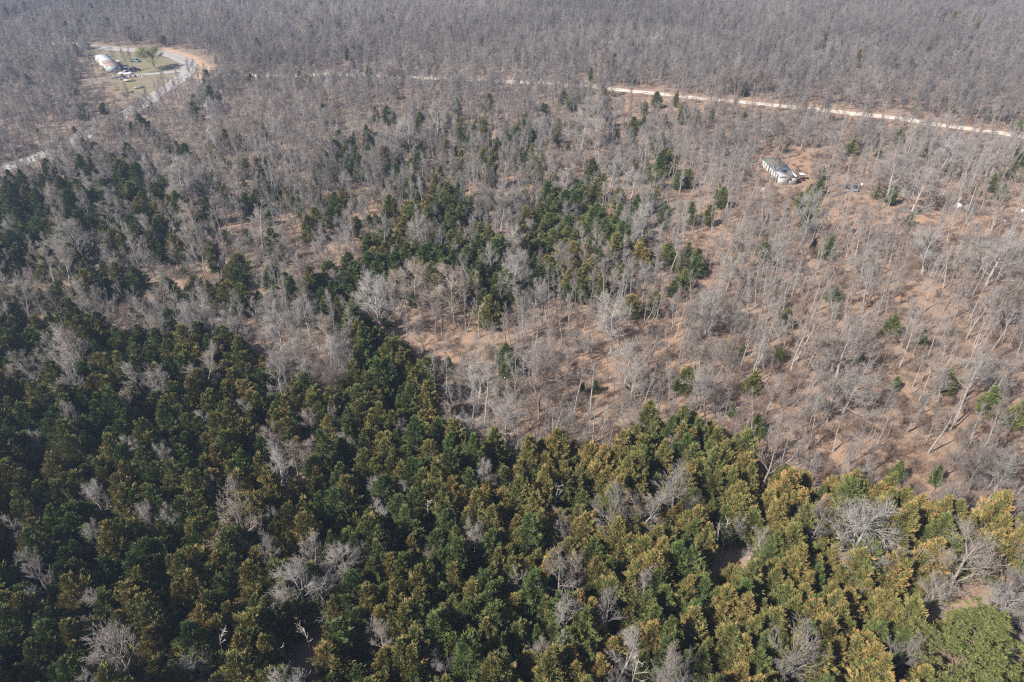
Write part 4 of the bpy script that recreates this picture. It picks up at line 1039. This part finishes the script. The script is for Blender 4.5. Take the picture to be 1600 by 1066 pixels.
brush_pile(1522, 331, 2.6, 1, 'heap of pale cut branches between the white appliance and tan drum'); brush_pile(1475, 312, 3.0, 2, 'brown brush heap behind the tipped white appliance'); brush_pile(1432, 326, 2.4, 3, 'pale brush heap on the red clearing, its shadow toward the trees')
brush_pile(1286, 245, 2.0, 4, 'dark brush heap on the dirt behind the cedar by the ruined house'); brush_pile(890, 690, 2.2, 5, 'pale fallen branches along the cedar edge below the clearing')
# fallen logs
rs = np.random.default_rng(77); spots = []
LOGS = [(1450, 372, .3), (1160, 405, .5), (1230, 330, 1.2), (930, 660, 1.0), (885, 690, .3), (740, 625, -.9), (1010, 655, .2), (1370, 490, .8), (1520, 440, .4), (1180, 600, .7), (1290, 660, .4), (1440, 690, .9), (1370, 560, .3), (690, 520, -.4), (600, 515, .8),
        (1100, 520, .6), (1210, 450, .3), (1480, 520, 1.0), (1330, 400, .5), (1550, 580, .6), (1230, 655, 1.1), (1500, 690, .5), (1560, 705, .9), (1340, 690, .3), (860, 610, .8), (1040, 480, .4), (1420, 620, .7), (1130, 565, .1), (985, 480, 1.1), (1450, 590, .2), (1520, 360, .2), (160, 470, .3), (95, 480, 1.2), (350, 455, .5)]
for k, (px, py, a) in enumerate(LOGS):
    x, y = at(px, py); t = dict(kind='log', x=x, y=y, h=7, tint=.5, note=None)
    dist = sorted(LMW, key=lambda q: (q[0] - x) ** 2 + (q[1] - y) ** 2)[0]; L = rs.uniform(4, 9)
    e = thing('fallen_log', 'log', 'log', x, y, 1.57 - a - .3, group='fallen logs on the forest floor')
    dx, dy = x - dist[0], y - dist[1]; aa = math.degrees(math.atan2(dx, dy)) % 360
    dirw = ['behind', 'behind and right of', 'right of', 'before and right of', 'in front of', 'before and left of', 'left of', 'behind and left of'][int((aa + 22.5) // 45) % 8]
    e['label'] = f"{'long' if L > 6.5 else 'short'} grey fallen log {numw(max(1, round(math.hypot(dx, dy))))} metres {dirw} the {dist[2]}"
    g = Geo(); pts = np.array([(0, 0, .12), (L * .35, rs.normal(0, .15), .16), (L * .7, rs.normal(0, .3), .2), (L, rs.normal(0, .5), .22)]); g.tube(pts, [.15, .13, .09, .03], 6); part('trunk', g, M_LOG, e)
    g = Geo(); n = 9; s = rs.uniform(.45, 1, n)[:, None]; A = pts[0] + (pts[3] - pts[0]) * s; dd = rs.normal(size=(n, 3)); dd[:, 0] = abs(dd[:, 0]) + .5; dd[:, 2] = abs(dd[:, 2]) * .4; dd /= np.linalg.norm(dd, axis=1, keepdims=True)
    thin(g, A, A + dd * rs.uniform(.6, 2.0, n)[:, None], np.full(n, .035), rs); part('branches', g, M_LOG, e)

# ------------------------------------------------------------------ undergrowth: uncountable twigs, sprouts and sticks on the forest floor
um = []
for sd in range(5):
    rs = np.random.default_rng(900 + sd); g = Geo(); n = 90
    A = np.stack([rs.normal(0, .45, n), rs.normal(0, .45, n), np.zeros(n)], 1); dd = rs.normal(size=(n, 3)) * [.55, .55, .3] + [0, 0, .9]; dd /= np.linalg.norm(dd, axis=1, keepdims=True)
    B = A + dd * rs.uniform(.35, 1.5, n)[:, None]; thin(g, A, B, np.full(n, .012), rs)
    for k in range(2):
        C = A + (B - A) * rs.uniform(.3, .9, (n, 1)); d2 = dd + rs.normal(0, .6, (n, 3)); thin(g, C, C + d2 * rs.uniform(.2, .55, n)[:, None], np.full(n, .008), rs)
    for k in range(4):
        a = rs.uniform(0, 6.28); p = np.array([rs.normal(0, .8), rs.normal(0, .8), .06]); q = p + np.array([math.cos(a), math.sin(a), .05]) * rs.uniform(.8, 2.6); g.tube([p, (p + q) / 2 + [0, 0, .05], q], [.045, .035, .012], 4)
    um.append(g.mesh('undergrowth_clump', [M_BRUSH], attrs=True))
pts = []
NU = 20000; a_ = rng.random((NU, 2)); uy = 60 + a_[:, 1] ** 1.3 * 330; ux = (a_[:, 0] * 2 - 1) * (30 + uy * .8)
upx, upy, _ = proj(ux, uy, 0); dn = in_poly(upx, upy, DENSE); dr = np.minimum(np.minimum(seg_dist(ux, uy, gravel_w), seg_dist(ux, uy, lane_w)), seg_dist(ux, uy, spur_w)); cl = vnoise(ux, uy, 8)
yd = in_poly(upx, upy, YARD) | in_poly(upx, upy, BANK); hs = (ux > 73) & (ux < 84) & (uy > 178) & (uy < 200)
for i in range(NU):
    if dr[i] < 4.3 or yd[i] or hs[i] or rng.random() > .25 + .95 * cl[i]: continue
    if dn[i] and rng.random() < .6: continue
    s = rng.uniform(.5, 1.25); pts.append(dict(x=float(ux[i]), y=float(uy[i]), z=float(hgt(ux[i], uy[i])), var=int(rng.integers(5)), tint=float(rng.random()), yaw=float(rng.uniform(0, 6.28)), s=s, sz=s * rng.uniform(.6, 1.1)))
scatter('undergrowth', 'low brown twigs, sprouts and fallen sticks over the leaf litter', um, pts)

# ------------------------------------------------------------------ air
g = Geo(); g.box((0, 1850, 36), (9000, 7200, 79.0)); 
m = bpy.data.materials.new('haze'); m.use_nodes = True; m.node_tree.nodes.clear()
vo = m.node_tree.nodes.new('ShaderNodeVolumePrincipled'); vo.inputs['Density'].default_value = .00038; vo.inputs['Color'].default_value = (.54, .68, 1.0, 1); vo.inputs['Anisotropy'].default_value = .2
ou = m.node_tree.nodes.new('ShaderNodeOutputMaterial'); m.node_tree.links.new(vo.outputs[0], ou.inputs['Volume'])
hz = bpy.data.objects.new('haze', g.mesh('haze', [m])); COL.objects.link(hz); hz['kind'] = 'stuff'; hz['label'] = 'thin pale blue haze in the air over the forest'
